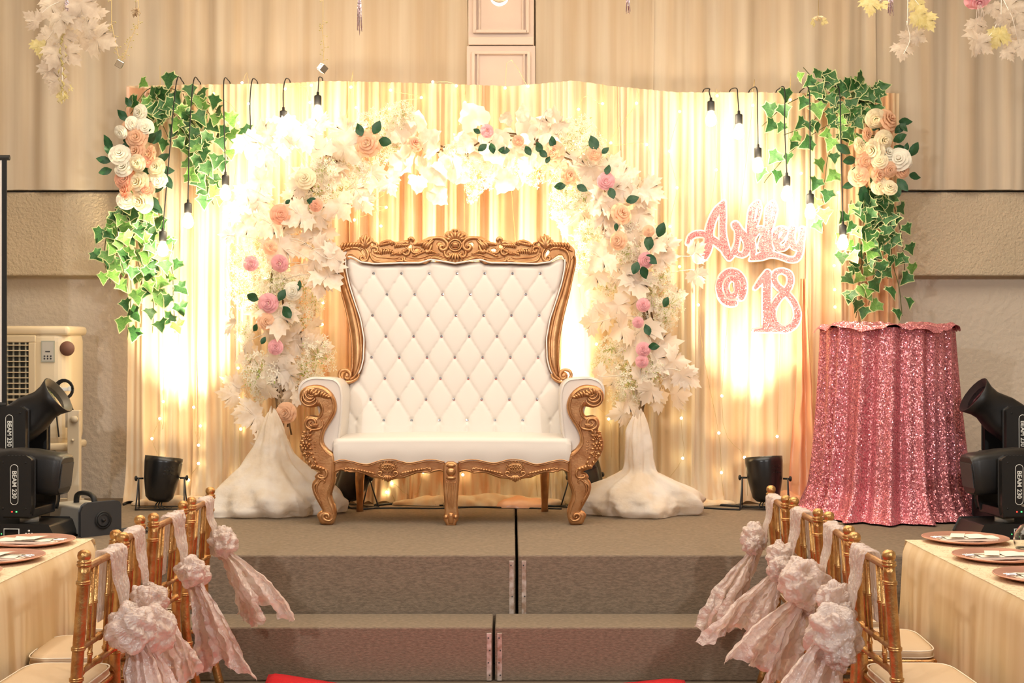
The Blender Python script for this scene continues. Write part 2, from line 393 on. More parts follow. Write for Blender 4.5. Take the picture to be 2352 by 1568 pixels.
# ---------------------------------------------------------------- pleated sheets
def pleats(X0, X1, freq, seed, n):
    rnd = random.Random(seed); k = int((X1-X0)*6)+4
    fr = [rnd.uniform(.5, 1.6) for _ in range(k)]; am = [rnd.uniform(.45, 1.2) for _ in range(k)]
    ph = [0]; A = []
    for i in range(n+1):
        t = i/n*(k-2); j = int(t); f = lerp(fr[j], fr[j+1], t-j); A.append(lerp(am[j], am[j+1], t-j))
        ph.append(ph[-1]+f*freq*2*PI*(X1-X0)/n)
    return ph, A
def sheet(name, X0, X1, ztop, zbot, Y, freq, amp, seed, mat, parent=None, flare=0., wob=.4, rows=22, dens=75, thick=0):
    n = int((X1-X0)*dens); ph, A = pleats(X0, X1, freq, seed, n); rnd = random.Random(seed+1)
    zt_ = ztop if callable(ztop) else (lambda x: ztop)
    def fn(u, v):
        i = int(round(u*n)); x = lerp(X0, X1, u); top = zt_(x); z = lerp(zbot, top, v)
        t = 1-v; q = ph[i]
        y = Y + amp*A[i]*(.35+.65*min(1, t*3))*math.sin(q+wob*math.sin(2.2*t+seed)+.5*t) + amp*.35*math.sin(2.7*q+seed+t)
        if t > .9: y -= flare*((t-.9)/.1)**2*(1+.6*math.sin(q*1.0+1)); 
        x += .012*math.sin(q*.5+4*t)*t
        if v < 1e-6: z += (.01 if flare else .002)*math.sin(q)
        return (x, y, z)
    o = MB().grid(fn, n, rows).build(name, mat, parent)
    if thick: so = o.modifiers.new('thick', 'SOLIDIFY'); so.thickness = thick
    return o

# wall curtains above the band
wc = [(-5.3, P(292, 0, 9.4).x, .9, 'plain beige wall curtain farthest left, above the air cooler'),
      (P(292, 0, 9.4).x+.005, P(762, 0, 9.4).x, 1.2, 'beige wall curtain behind the ivy at the backdrop\'s top left corner'),
      (P(762, 0, 9.4).x+.005, a-.02, .9, 'beige wall curtain just left of the white pilaster'),
      (b_+.02, P(1500, 0, 9.4).x, 1.3, 'beige wall curtain just right of the white pilaster'),
      (P(1500, 0, 9.4).x+.005, P(2010, 0, 9.4).x, 2.0, 'beige wall curtain above the glitter name sign'),
      (P(2010, 0, 9.4).x+.005, 5.3, 2.4, 'finely gathered beige wall curtain farthest right')]
for k, (xa, xb, f, lab) in enumerate(wc):
    o = sheet('wall_curtain', xa-.012, xb+.012, 4.55, zt+.010, 9.46-.006*(k % 2), f*2.2, .018, 40+k, M['wallcur'], rows=14, dens=45)
    tag(o, lab, 'curtain', 'wall curtains hung above the plaster band')

# backdrop: pipe frame and sheer panels
YB = 9.30
top_px = [(285, 197), (640, 192), (750, 186), (1000, 192), (1170, 198), (1240, 192), (1320, 185), (1400, 197), (1550, 212), (1750, 212), (1830, 214), (2065, 214)]
def ztop(x): return P(0, interp(top_px, x*F/YB+CX), YB).z
XL, XR = P(292, 0, YB).x, P(2062, 0, YB).x
fr = thing('backdrop_frame', 'white pipe frame standing behind the gathered backdrop drapes', 'frame', ((XL+XR)/2, YB+.06, SZ))
for x in (XL+.03, -.7, .9, XR-.03):
    MB().tube([(x, YB+.1, SZ), (x, YB+.1, ztop(x)-.03)], .02, 10).build('upright_pole', M['board'], fr)
MB().tube([(x, YB+.1, ztop(x)-.03) for x in [lerp(XL, XR, i/12) for i in range(13)]], .018, 10).build('top_rail', M['board'], fr)
segs = [(292, 445, 'drape', 'cream sheer backdrop drape farthest left, behind the first hanging bulbs'),
        (445, 640, 'drape', 'cream sheer backdrop drape left of the flower arch'),
        (640, 800, 'drape2', 'peach sheer backdrop drape behind the left side of the flower arch'),
        (800, 1150, 'drape2', 'peach and cream sheer backdrop drape above the left half of the throne'),
        (1150, 1420, 'drape3', 'ivory sheer backdrop drape above the right half of the throne'),
        (1420, 1590, 'drape3', 'ivory sheer backdrop drape behind the right side of the flower arch'),
        (1590, 1850, 'drape', 'cream sheer backdrop drape behind the glitter name sign'),
        (1850, 2062, 'drape2', 'peach sheer backdrop drape farthest right, behind the ivy')]
for k, (pa, pb, mt, lab) in enumerate(segs):
    o = sheet('backdrop_drape', P(pa, 0, YB).x, P(pb, 0, YB).x+.01, ztop, SZ+.012, YB-.004*(k % 2), 7.5, .022, 7*k+3, M[mt], flare=.05, rows=40, dens=140)
    tag(o, lab, 'drape', 'sheer backdrop drapes')
# fabric gathered on the stage along the drape feet
def puddle(name, pa, pb, y, h, mat, label, seed, dep=.16):
    xa, xb = P(pa, 0, y).x, P(pb, 0, y).x; n = int((xb-xa)*90)
    def fn(u, v):
        x = lerp(xa, xb, u); e = math.sin(PI*u)**.35
        a_ = PI*v; r = 1+.5*noise.noise(Vector((x*5, v*2, seed)))+.25*noise.noise(Vector((x*15, v*4, seed)))
        return (x, y-math.cos(a_)*dep/2*r*e, SZ+.004+max(0, math.sin(a_)*h*r*e))
    o = MB().grid(fn, n, 18).build(name, mat); return tag(o, label, 'fabric')
puddle('fabric_gather', 300, 560, 9.2, .05, M['drape'], 'cream sheer fabric gathered on the stage behind the left stage light', 1, .13)
puddle('fabric_gather', 900, 1300, 9.2, .06, M['drape'], 'cream sheer fabric gathered on the stage under the throne', 2, .15)
puddle('satin_heap', 1140, 1255, 9.08, .06, M['peach'], 'small peach satin heap on the stage under the throne', 5, .16)
puddle('fabric_gather', 1480, 1690, 9.2, .045, M['drape'], 'cream sheer fabric gathered on the stage right of the arch base', 3, .13)
puddle('satin_heap', 1778, 1850, 9.14, .09, M['peach'], 'golden peach satin heap beside the sequin table foot', 9, .2)
# satin drape falling diagonally beside the sequin table
def swag(u, v):
    px = lerp(interp([(0, 1800), (.5, 1826), (1, 1838)], v), interp([(0, 1868), (.5, 1862), (1, 1850)], v), u)
    p = P(px, 0, 9.22); z = lerp(SZ+.02, P(0, 640, 9.22).z, v)
    return (p.x, 9.20-.10*(1-v)**3+.022*math.sin(u*11+2*v)+.015*noise.noise(Vector((u*4, v*8, 3))), z)
o = MB().grid(swag, 30, 50).build('satin_swag', M['peach']); tag(o, 'peach satin swag falling along the backdrop left of the sequin table', 'drape')
def swag2(u, v):
    px = lerp(287, interp([(0, 300), (.5, 312), (1, 400)], v), u); p = P(px, 0, 9.2)
    return (p.x, 9.22+.02*math.sin(u*9+v), lerp(P(0, 480, 9.2).z, P(0, 196, 9.2).z, v)-.02*math.sin(PI*u))
o = MB().grid(swag2, 24, 30).build('satin_swag', M['peach']); tag(o, 'peach satin swag over the backdrop\'s top left corner behind roses', 'drape')

# ---------------------------------------------------------------- hanging bulbs
bulbs = [(374, 527, 401, 196, 'hanging bulb lowest on the left, beside the hanging ivy'), (432, 462, 440, 193, 'second lowest hanging bulb on the left, under the ivy spray'),
         (518, 398, 510, 191, 'hanging bulb at the foot of the left ivy spray'), (576, 306, 575, 191, 'hanging bulb by the tip of the left ivy spray'),
         (651, 250, 652, 190, 'hanging bulb second from the top on the left'), (730, 215, 729, 188, 'topmost hanging bulb on the left, nearest the arch top'),
         (1633, 228, 1629, 208, 'topmost hanging bulb on the right, farthest from the ivy'), (1697, 258, 1692, 208, 'second highest hanging bulb on the right'),
         (1741, 335, 1738, 208, 'third highest hanging bulb on the right'), (1807, 400, 1802, 212, 'hanging bulb above the last letter of the glitter sign'),
         (1861, 441, 1858, 214, 'hanging bulb just right of the glitter sign'), (1936, 512, 1928, 214, 'lowest hanging bulb on the right, beside the hanging ivy')]
YL = 9.06
for (px, py, tx, ty, lab) in bulbs:
    q = P(px, py, YL); tp = P(tx, ty, YL); 
    t = thing('pendant_bulb', 'lit '+lab+', on a black cord', 'bulb', (q.x, YL, q.z), 'hanging bulbs before the backdrop')
    tp.z = max(tp.z, q.z+.05)
    top = Vector((tp.x, YB-.035, ztop(tp.x)+.006))
    path = smooth([(tp.x-.004, YB+.05, top.z+.0), (tp.x, YB-.02, top.z+.012), (tp.x+.006, YL+.03, top.z-.02), (lerp(tp.x, q.x, .4)+.006*math.sin(px), YL+.01, lerp(top.z, q.z, .45)), (q.x, YL, q.z)] , 6)
    MB().tube(path, .0038, 6).build('cord', M['rubber'], t)
    MB().lathe([(.004, .012), (.008, .010), (.009, -.008), (.0225, -.014), (.024, -.022), (.024, -.07), (.0225, -.076), (.018, -.077)], (q.x, YL, q.z), 18).build('socket', M['rubber'], t)
    MB().lathe([(.015, -.075), (.017, -.085), (.026, -.10), (.033, -.12), (.035, -.137), (.031, -.155), (.02, -.168), (.0001, -.173)], (q.x, YL, q.z), 16).build('bulb', M['bulb'], t)
    d = bpy.data.lights.new('bulb_light', 'POINT'); d.energy = 7; d.color = (1, .80, .54); d.shadow_soft_size = .04
    lo = bpy.data.objects.new('bulb_light', d); col.objects.link(lo); lo.parent = t; lo.location = (0, -.045, -.125)

# ---------------------------------------------------------------- fairy lights
fl = [(367, 205), (490, 215), (571, 238), (548, 282), (556, 190), (655, 204), (715, 196), (712, 235), (806, 200), (818, 247), (897, 207), (895, 250), (968, 224), (994, 188), (1048, 197), (1068, 235), (1068, 284),
      (1160, 202), (1213, 198), (1329, 251), (1384, 238), (1462, 237), (1403, 328), (1485, 332), (1538, 347), (1561, 256), (1555, 431), (1539, 520), (1561, 612), (1647, 220), (1729, 242), (1815, 229), (1645, 390), (1840, 398), (1925, 442), (1923, 225),
      (823, 470), (887, 476), (814, 505), (875, 519), (886, 430), (971, 402), (700, 640), (741, 655), (742, 695), (740, 745), (549, 780), (547, 845), (375, 922), (445, 935), (367, 961), (460, 978), (349, 1007), (456, 1022), (363, 1052), (456, 1064), (433, 1102),
      (1565, 960), (1568, 1052), (1658, 909), (1651, 994), (1657, 1085), (1785, 1002), (1833, 828), (1848, 912), (1862, 993), (1860, 1078), (1916, 610), (1917, 665), (1918, 705), (555, 1122), (540, 1136),
      (1063, 1090), (972, 1084), (900, 1110), (888, 1130), (1230, 1088), (1292, 1070), (1330, 655), (1370, 790), (1335, 900), (1398, 962), (548, 1090), (700, 1030), (1500, 1140), (1710, 1050), (553, 985), (549, 915), (1604, 700), (1360, 720), (1380, 860), (520, 560), (530, 650), (735, 820)]
ft = thing('fairy_light_string', 'warm white fairy light string scattered over the sheer backdrop', 'string lights', (0, YB-.045, SZ))
me = MB().ball((0, 0, 0), .0085, 8).mesh('fairy_bulb', M['fairy'])
wiremb = MB()
cols_ = {}
for (px, py) in fl[:98]:
    q = P(px, py, YB-.045); link('fairy_bulb', me, ft, q); cols_.setdefault(round(px/85), []).append(q)
for k, qs in cols_.items():
    qs.sort(key=lambda q: -q.z); x = qs[0].x
    path = [Vector((x, YB-.03, ztop(x)))]+[q+Vector((0, .008, 0)) for q in qs]+[Vector((qs[-1].x+.02, YB-.04, max(SZ+.02, qs[-1].z-.25)))]
    wiremb.tube(smooth(path, 5), .0012, 4)
wiremb.build('wire', M['wire'], ft)

# ---------------------------------------------------------------- glitter sign
def strokes(name, ss, extra, Y, dep, mat, parent, k=1.0):
    """one board cut to the union of variable-width pen strokes (marching squares on their distance field)"""
    import numpy as np
    segs_ = []
    for pts in ss:
        c = [(1550+x/4.48, 430+y/4.48, (w_*k+extra)/4.48) for x, y, w_ in smooth(pts, 4)]
        segs_ += list(zip(c, c[1:]))
    x0_ = min(min(a[0]-a[2], b[0]-b[2]) for a, b in segs_)-2; x1_ = max(max(a[0]+a[2], b[0]+b[2]) for a, b in segs_)+2
    y0_ = min(min(a[1]-a[2], b[1]-b[2]) for a, b in segs_)-2; y1_ = max(max(a[1]+a[2], b[1]+b[2]) for a, b in segs_)+2
    h = 1.3; nx = int((x1_-x0_)/h)+2; ny = int((y1_-y0_)/h)+2
    X, Yg = np.meshgrid(x0_+np.arange(nx)*h, y0_+np.arange(ny)*h)
    D = np.full(X.shape, 1e9)
    for a, b in segs_:
        dx, dy = b[0]-a[0], b[1]-a[1]; l2 = dx*dx+dy*dy or 1e-9
        t = np.clip(((X-a[0])*dx+(Yg-a[1])*dy)/l2, 0, 1)
        D = np.minimum(D, np.hypot(X-a[0]-t*dx, Yg-a[1]-t*dy)-(a[2]+t*(b[2]-a[2])))
    vid = {}; V = []; Fc = []
    def corner(i, j):
        if ('c', i, j) not in vid: vid[('c', i, j)] = len(V); V.append((X[j, i], Yg[j, i]))
        return vid[('c', i, j)]
    def cut(i, j, i2, j2):
        kk = ('e',)+min(((i, j), (i2, j2)), ((i2, j2), (i, j)))
        if kk not in vid:
            a, b = D[j, i], D[j2, i2]; t = a/(a-b)
            vid[kk] = len(V); V.append((X[j, i]+t*(X[j2, i2]-X[j, i]), Yg[j, i]+t*(Yg[j2, i2]-Yg[j, i])))
        return vid[kk]
    for j in range(ny-1):
        for i in range(nx-1):
            cs = [(i, j), (i+1, j), (i+1, j+1), (i, j+1)]; ins = [D[b, a] < 0 for a, b in cs]
            if not any(ins): continue
            f = []
            for q in range(4):
                if ins[q]: f.append(corner(*cs[q]))
                if ins[q] != ins[(q+1) % 4]: f.append(cut(*cs[q], *cs[(q+1) % 4]))
            if len(f) >= 3: Fc.append(f)
    n = len(V); cnt = {}
    for f in Fc:
        for a, b in zip(f, f[1:]+f[:1]): cnt[(a, b)] = 1
    vs = [P(x, y, Y) for x, y in V]+[P(x, y, Y)+Vector((0, dep, 0)) for x, y in V]
    fs = [list(reversed(f)) for f in Fc]+[[q+n for q in f] for f in Fc]+[[a, b, b+n, a+n] for (a, b) in cnt if (b, a) not in cnt]
    mb = MB(); mb.add(vs, fs, 0, False)
    o = mb.build(name, mat, parent)
    return o

A1 = [[(135, 570, 16), (170, 505, 26), (240, 478, 28), (320, 492, 28), (400, 545, 32), (470, 600, 32), (520, 650, 30)],
      [(505, 150, 14), (440, 235, 34), (390, 330, 36), (360, 430, 38), (352, 530, 42), (338, 630, 40), (300, 710, 36), (250, 745, 28), (215, 735, 16)],
      [(505, 150, 14), (495, 300, 30), (492, 450, 30), (505, 580, 40), (530, 660, 40), (560, 720, 28)],
      [(560, 725, 26), (610, 660, 26), (642, 560, 22), (645, 450, 22), (615, 410, 18), (608, 378, 18), (635, 372, 18), (668, 440, 30), (715, 500, 34), (748, 580, 34), (735, 660, 30), (695, 695, 22), (640, 680, 20), (625, 640, 16)],
      [(855, 160, 22), (805, 215, 30), (785, 320, 34), (780, 450, 36), (790, 560, 34), (805, 640, 28), (805, 710, 22)],
      [(855, 160, 22), (872, 220, 16), (855, 310, 16), (810, 430, 20)],
      [(800, 520, 26), (850, 445, 28), (900, 435, 28), (918, 500, 32), (895, 600, 34), (920, 640, 24), (965, 635, 24)],
      [(1008, 165, 24), (970, 225, 30), (960, 350, 32), (962, 480, 34), (965, 590, 34), (990, 645, 24)],
      [(1008, 165, 24), (1035, 225, 16), (1018, 310, 16), (990, 420, 16)],
      [(1055, 565, 20), (1115, 510, 20), (1138, 445, 20), (1095, 425, 22), (1045, 465, 28), (1035, 540, 28), (1062, 608, 28), (1115, 625, 24), (1165, 575, 22), (1195, 490, 20)],
      [(1212, 425, 26), (1200, 520, 30), (1222, 600, 28), (1262, 615, 24), (1300, 555, 26), (1318, 430, 22)],
      [(1302, 540, 26), (1290, 660, 28), (1250, 735, 26), (1180, 742, 24), (1100, 715, 22), (1000, 690, 26), (900, 705, 38), (840, 725, 24), (785, 738, 12)]]
AT = [[(585+128*math.cos(t), 1030-165*math.sin(t), 28) for t in [math.radians(d) for d in range(-38, 300, 20)]],
      [(588+62*math.cos(t), 1028-90*math.sin(t), 24) for t in [math.radians(d) for d in range(20, 381, 24)]],
      [(650, 915, 16), (640, 1000, 26), (655, 1060, 24), (690, 1060, 20), (712, 1000, 18)]]
N18 = [[(830, 1035, 14), (885, 965, 26), (955, 875, 26)], [(960, 880, 26), (948, 1000, 38), (945, 1200, 40), (945, 1440, 40)], [(820, 1475, 12), (950, 1465, 24), (1080, 1462, 24)],
       [(1110, 858, 22), (1178, 895, 28), (1190, 980, 28), (1145, 1070, 30), (1080, 1130, 30), (1020, 1220, 32), (1000, 1320, 36), (1040, 1420, 38), (1130, 1462, 32), (1222, 1415, 34), (1262, 1320, 32), (1240, 1210, 28), (1180, 1120, 26), (1110, 1060, 26), (1045, 1000, 26), (1020, 925, 26), (1050, 872, 24), (1110, 858, 22)]]
YS = 9.17
for nm, ss, lab, cxy, y in (('glitter_name_sign', A1, 'pink glitter script name sign with white edge hung on the backdrop', (1715, 540), YS),
                            ('glitter_symbol_sign', AT, 'pink glitter at-symbol sign under the script name', (1682, 660), YS),
                            ('glitter_number_sign', N18, 'pink glitter number 18 sign under the script name', (1785, 690), YS)):
    c = P(cxy[0], cxy[1], y); t = thing(nm, lab, 'sign', c)
    strokes('glitter_face', ss, 0, y, .004, M['glitter'], t)
    strokes('white_backing_board', ss, 15, y+.0045, .035, M['board'], t)
    for s in (-.15, .15) if nm[8:10] == 'na' else (0,): MB().tube([(c.x+s, y+.03, c.z+.05), (c.x+s, YB-.02, c.z+.3), (c.x+s, YB+.0, ztop(c.x+s)+.005)], .0008, 4).build('hanging_thread', M['board'], t)
# ---------------------------------------------------------------- the throne
THC = P(1037, 1205, 8.2); th = thing('throne_sofa', 'white tufted two-seat throne with carved gold frame, centre of the stage', 'throne', (P(1037, 0, 8.5).x, 8.5, SZ))
def Yb(py): return 8.62+.16*(980-py)/460          # the leaning backrest plane
def Pb(px, py, dy=0.): return P(px, py, Yb(py)) + Vector((0, dy, 0))
XM = 1046.0
def mir(pts, c=XM): return [(2*c-p[0],)+tuple(p[1:]) for p in pts]
def c7(x, y): return (760+x/4.055, 520+y/4.055)
def c8(x, y): return (680+x/4.237, 850+y/4.237)
def c4(x, y): return (650+x/2.1475, 500+y/2.1475)
def spiral(cx, cy, r0, r1, a0, turns, n=14, sq=1.0):
    """pixel spiral from radius r0 to r1; angles in degrees, y down"""
    k = max(6, int(abs(turns)*n)); out = []
    for i in range(k+1):
        t = i/k; a = math.radians(a0)+turns*2*PI*t; r = lerp(r0, r1, t**.8)
        out.append((cx+r*math.cos(a), cy+r*math.sin(a)*sq))
    return out
def relief(mb, pts, w, pf, dy=0., taper=(.35, .35), n=8, sm=4, flat=.9):
    """a rounded carved moulding along a pixel path; w = width in pixels"""
    sp = smooth([tuple(p[:2]) for p in pts], sm); k = len(sp); path = []; rr = []
    for i, (x, y) in enumerate(sp):
        t = i/(k-1); q = pf(x, y, dy); path.append(q)
        s = min(1, lerp(taper[0], 1, min(1, t*4)), lerp(taper[1], 1, min(1, (1-t)*4)))
        rr.append(max(.0008, w/2*s*q.y/F))
    mb.tube(path, rr, n, 0, flat, up=(0, -1, 0))
def lobe(mb, x0, y0, ang, ln, wd, pf, dy=0., curl=.5, n=7):
    """a leaf lobe: thick in the middle, curling at its tip"""
    pts = []; a = math.radians(ang); x, y = x0, y0
    for i in range(6):
        pts.append((x, y)); x += ln/5*math.cos(a); y += ln/5*math.sin(a); a += curl*.35
    sp = smooth(pts, 3); k = len(sp)
    mb.tube([pf(p[0], p[1], dy-.006*math.sin(PI*i/(k-1))) for i, p in enumerate(sp)], [max(.0006, wd/2*math.sin(PI*(.12+.8*i/(k-1)))**.8*8.5/F) for i in range(k)], n, 0, .8, up=(0, -1, 0))

# backrest: tufted cushion following the frame's inner outline
inl = [(588, 797), (600, 795), (620, 797), (650, 803), (686, 814), (733, 830), (779, 838), (826, 836), (855, 828), (872, 812), (886, 800), (905, 794), (960, 790), (1000, 790)]
def xl(py): return interp(inl, py)
top_in = [(795, 592), (803, 588), (815, 592), (830, 601), (860, 605), (900, 604), (920, 603), (965, 603), (990, 595), (1015, 599), (1046, 604)]
def ytop(px): return interp(top_in, px if px <= XM else 2*XM-px)+4
bk = MB(); NU, NV = 190, 150
def tuft(px, py):
    u = (px-1049.5-(py-628)*-.025)/63.8; v = (py-628)/48.2
    p, q = u+v/2, u-v/2
    h = (abs(math.sin(PI*p))*abs(math.sin(PI*q)))**.22
    h -= .5*math.exp(-(math.hypot(p-round(p), q-round(q))/.09)**2)
    if v > 7: 
        w_ = min(1, (v-7)*3); f = abs(math.sin(PI*(u+.5)))**.4; h = lerp(h, f, w_)
    if v < 0: h = lerp(h, abs(math.sin(PI*u))**.4, min(1, -v*3))
    return h
def bfn(u, v):
    py0 = lerp(1000, 592, v); xa = xl(py0)-3; xb = 2*XM-xa; px = lerp(xa, xb, u)
    yt = ytop(px); py = lerp(1000, yt, v)
    e = min(u, 1-u)*(xb-xa)/16; e2 = (1-v)*400/12; ed = min(1, max(0, e))*min(1, max(0, e2))
    ed = math.sqrt(max(0, 1-(1-ed)**2))
    d = -.055*ed*(.64+.36*(tuft(px, py))) 
    return Pb(px, py, .035+d)
bk.grid(bfn, NU, NV); bko = bk.build('tufted_backrest', M['leather'], th)
# crystal buttons
bx = {0: [857, 921, 984, 1050, 1112, 1176, 1243], 1: [888, 952, 1015, 1079, 1143, 1209], 2: [858, 922, 983, 1043, 1110, 1173, 1238], 3: [888, 950, 1016, 1074, 1137, 1202],
      4: [857, 918, 979, 1039, 1107, 1170, 1228], 5: [882, 944, 1009, 1075, 1138, 1204], 6: [845, 912, 976, 1040, 1107, 1172, 1237], 7: [877, 943, 1008, 1073, 1140, 1206]}
cb = MB().lathe([(.001, .001), (.011, .001), (.0125, -.004), (.008, -.010), (.0001, -.0115)], n=10, M=Matrix.Rotation(-PI/2, 3, 'X')); cb.s = [False]*len(cb.s)
cb.lathe([(.0001, .004), (.0135, .003), (.0145, .0), (.0125, -.003)], n=14, m=1, M=Matrix.Rotation(-PI/2, 3, 'X'))
cbm = cb.mesh('crystal_button', [M['crystal'], M['silver']])
for v in range(8):
    py = 628+48.2*v
    for k, px in enumerate(bx[v]):
        uu = round(((px-1049.5+(py-628)*.025)/63.8)*2)/2
        if (v % 2) == 0: uu = round(uu)
        else: uu = math.floor(uu)+.5
        px2 = 1049.5-(py-628)*.025+uu*63.8
        q = Pb(px2, py, 0); q.y += .035-.055*.48-.003
        link('crystal_button', cbm, th, q)
# back shell behind the cushion
sh = MB(); out = [(xl(y)-6, y) for y in range(600, 1040, 20)]; outl = [(x, y) for x, y in out]+[(2*XM-x, y) for x, y in reversed(out)]
sh.prism(outl, lambda p: Pb(p[0], p[1], .04), lambda p: Pb(p[0], p[1], .10)); sh.build('back_shell', M['leather'], th)

# crest rail
half = [c7(*p) for p in [(50, 262), (52, 225), (75, 190), (115, 165), (180, 153), (245, 155), (252, 130), (285, 118), (292, 90), (312, 84), (345, 95), (388, 115), (400, 145), (430, 160), (440, 172), (470, 145), (520, 126), (560, 128), (582, 148), (640, 143), (700, 130), (728, 128), (740, 108), (765, 106), (780, 130), (778, 158), (830, 148), (870, 122), (920, 99), (980, 94), (1042, 98), (1052, 74), (1080, 52), (1118, 45), (1130, 28), (1160, 25)]]
bot = [c7(*p) for p in [(1160, 350), (1090, 340), (1030, 322), (970, 305), (935, 312), (890, 345), (830, 342), (760, 345), (680, 350), (640, 335), (570, 350), (460, 350), (330, 340), (265, 310), (235, 285), (200, 262), (165, 262), (150, 285), (130, 330), (95, 330)]]
cc = XM-3
outline = [p for p in half[:-1]]+[(cc, half[-1][1])]+mir(half[:-1], XM)[::-1]+mir(bot[1:], XM)[::-1]+[(cc, bot[0][1])]+bot[1:]
# keep orientation simple: up the left half, over, down the right, back along the bottom
def hole(pts): return [c7(*p) for p in pts]
H = [hole([(985, 160), (1005, 143), (1035, 150), (1040, 175), (1010, 195), (990, 190)]), hole([(715, 185), (735, 162), (760, 172), (758, 200), (735, 212), (718, 205)]),
     hole([(775, 212), (800, 200), (840, 212), (815, 240), (785, 240)]), hole([(268, 210), (300, 215), (325, 250), (325, 288), (305, 285), (280, 245)]), hole([(365, 160), (382, 142), (402, 165), (398, 192), (372, 196)])]
H += [mir(h, XM)[::-1] for h in H]
def pfc(px, py, dy=0): return Pb(px, py, dy-.012)
crest = plate('crest_rail', outline, H, lambda x, y: pfc(x, y, .02), 8.75, .05, .006, M['gold'], th)
cr = MB()
R = lambda pts, w_, dy=-.008, **k: relief(cr, [c7(*p) for p in pts], w_*1.3, pfc, dy, **k)
def both(fn):
    """carve on the left, then mirrored on the right"""
    global pfc
    fn(); old = pfc
    pfc = lambda px, py, dy=0: old(2*XM-px, py, dy)
    globals()['R'] = lambda pts, w_, dy=-.008, **k: relief(cr, [c7(*p) for p in pts], w_*1.3, pfc, dy, **k)
    fn(); pfc = old
    globals()['R'] = lambda pts, w_, dy=-.008, **k: relief(cr, [c7(*p) for p in pts], w_*1.3, pfc, dy, **k)
def LB(x, y, a, l, w_, c=.5, dy=-.012):
    q = c7(x, y); lobe(cr, q[0], q[1], a, l*1.12/4.055, w_*1.45/4.055, pfc, dy, c)
def carve_left():
    # beads along the lower edge
    R([(262, 185), (320, 205), (350, 262), (335, 315), (295, 322), (278, 298), (298, 278), (312, 298)], 5.5)
    R([(375, 225), (372, 270), (400, 318), (480, 335), (570, 338), (640, 320), (668, 325), (668, 300), (650, 300)], 5)
    R([(662, 300), (690, 292), (690, 320), (760, 332), (830, 328), (880, 338), (905, 318), (890, 300), (872, 312)], 5)
    R([(915, 325), (935, 298), (970, 290), (1030, 308), (1090, 330), (1150, 340)], 5)
    R([(385, 260), (440, 285), (520, 292), (600, 298), (640, 288)], 3); R([(700, 285), (780, 298), (850, 292), (920, 268), (985, 262), (1060, 288), (1120, 305)], 3)
    # scrolls
    R([(870, 150), (920, 125), (985, 108), (1045, 118), (1085, 155), (1080, 205), (1045, 225), (1018, 205), (1028, 180), (1050, 186), (1046, 202)], 7, -.012)
    R([(1090, 200), (1066, 225), (1062, 262), (1085, 288), (1110, 275), (1104, 252), (1088, 258)], 5.5, -.012)
    R([(930, 150), (935, 190), (915, 235), (890, 240), (892, 220), (905, 224)], 6, -.012)
    R([(735, 150), (732, 120), (756, 112), (768, 130), (755, 145)], 6, -.012)
    R([(690, 180), (708, 205), (732, 222), (725, 258), (695, 265), (672, 245), (680, 225), (700, 228), (698, 244)], 5, -.012)
    R([(760, 200), (752, 225), (775, 248), (820, 245), (850, 222)], 4.5, -.012)
    R([(560, 138), (582, 152), (572, 168), (558, 158)], 5, -.012)
    R([(395, 148), (425, 160), (430, 185), (410, 192), (400, 178)], 5, -.012)
    R([(372, 245), (378, 205), (405, 192), (435, 205), (435, 232), (412, 240), (404, 222), (418, 215)], 5, -.012)
    # leafy strokes
    for k, (x, y, a_, l, w_) in enumerate([(850, 200, -60, 75, 24), (870, 215, -62, 95, 24), (890, 222, -66, 105, 24), (820, 180, -40, 75, 22), (905, 190, -70, 85, 20), (790, 175, -25, 80, 20)]): LB(x, y, a_, l, w_, .35)
    for k in range(6): LB(598+k*17, 205-k*3, -80+k*8, 52, 16, .6)
    for k in range(6): LB(460+k*20, 190-k*5, -60+k*3, 42, 16, .7)
    for k in range(5): LB(480+k*18, 262-k*2, -110+k*8, 52-k*3, 15, .6)
    for k in range(4): LB(560+k*22, 275-k*5, -60, 40, 13, .8)
    for k in range(4): LB(620+k*20, 262-k*6, -30-k*10, 46, 14, .8)
    R([(470, 215), (520, 210), (570, 235), (620, 260), (668, 262)], 4, -.012)
    for k in range(6): LB(655+k*13, 170+abs(k-3)*4, -75-k*6, 40, 15, .7)
    for k in range(5): LB(520+k*22, 238+k*6, -40, 34, 13, .9, -.010)
    for k in range(7): LB(905+k*18, 250+abs(k-3)*3, 250-k*10, 44, 13, .4, -.010)
    for k in range(6): LB(760+k*20, 282-k*6, -30-k*6, 40, 13, .7, -.010)
    for k in range(5): LB(410+k*16, 255+k*3, -95, 34, 12, .6, -.010)
    R([(1040, 115), (1000, 105), (940, 112), (890, 135), (850, 162), (800, 172), (770, 170)], 5, -.010)
    R([(640, 155), (600, 160), (540, 140), (490, 150), (450, 178)], 5, -.010)
    # corner leaf and shoulder leaves
    for a_, l in ((-125, 62), (-108, 98), (-92, 120), (-74, 112), (-52, 90)): LB(318, 205, a_, l, 24, -.15 if a_ < -100 else .2, -.014)
    for k in range(7): LB(108+k*24, 212-k*3, -100+k*6, 56, 20, .55)
    R([(70, 235), (120, 205), (190, 200), (250, 205), (290, 230)], 6, -.008)
both(carve_left)
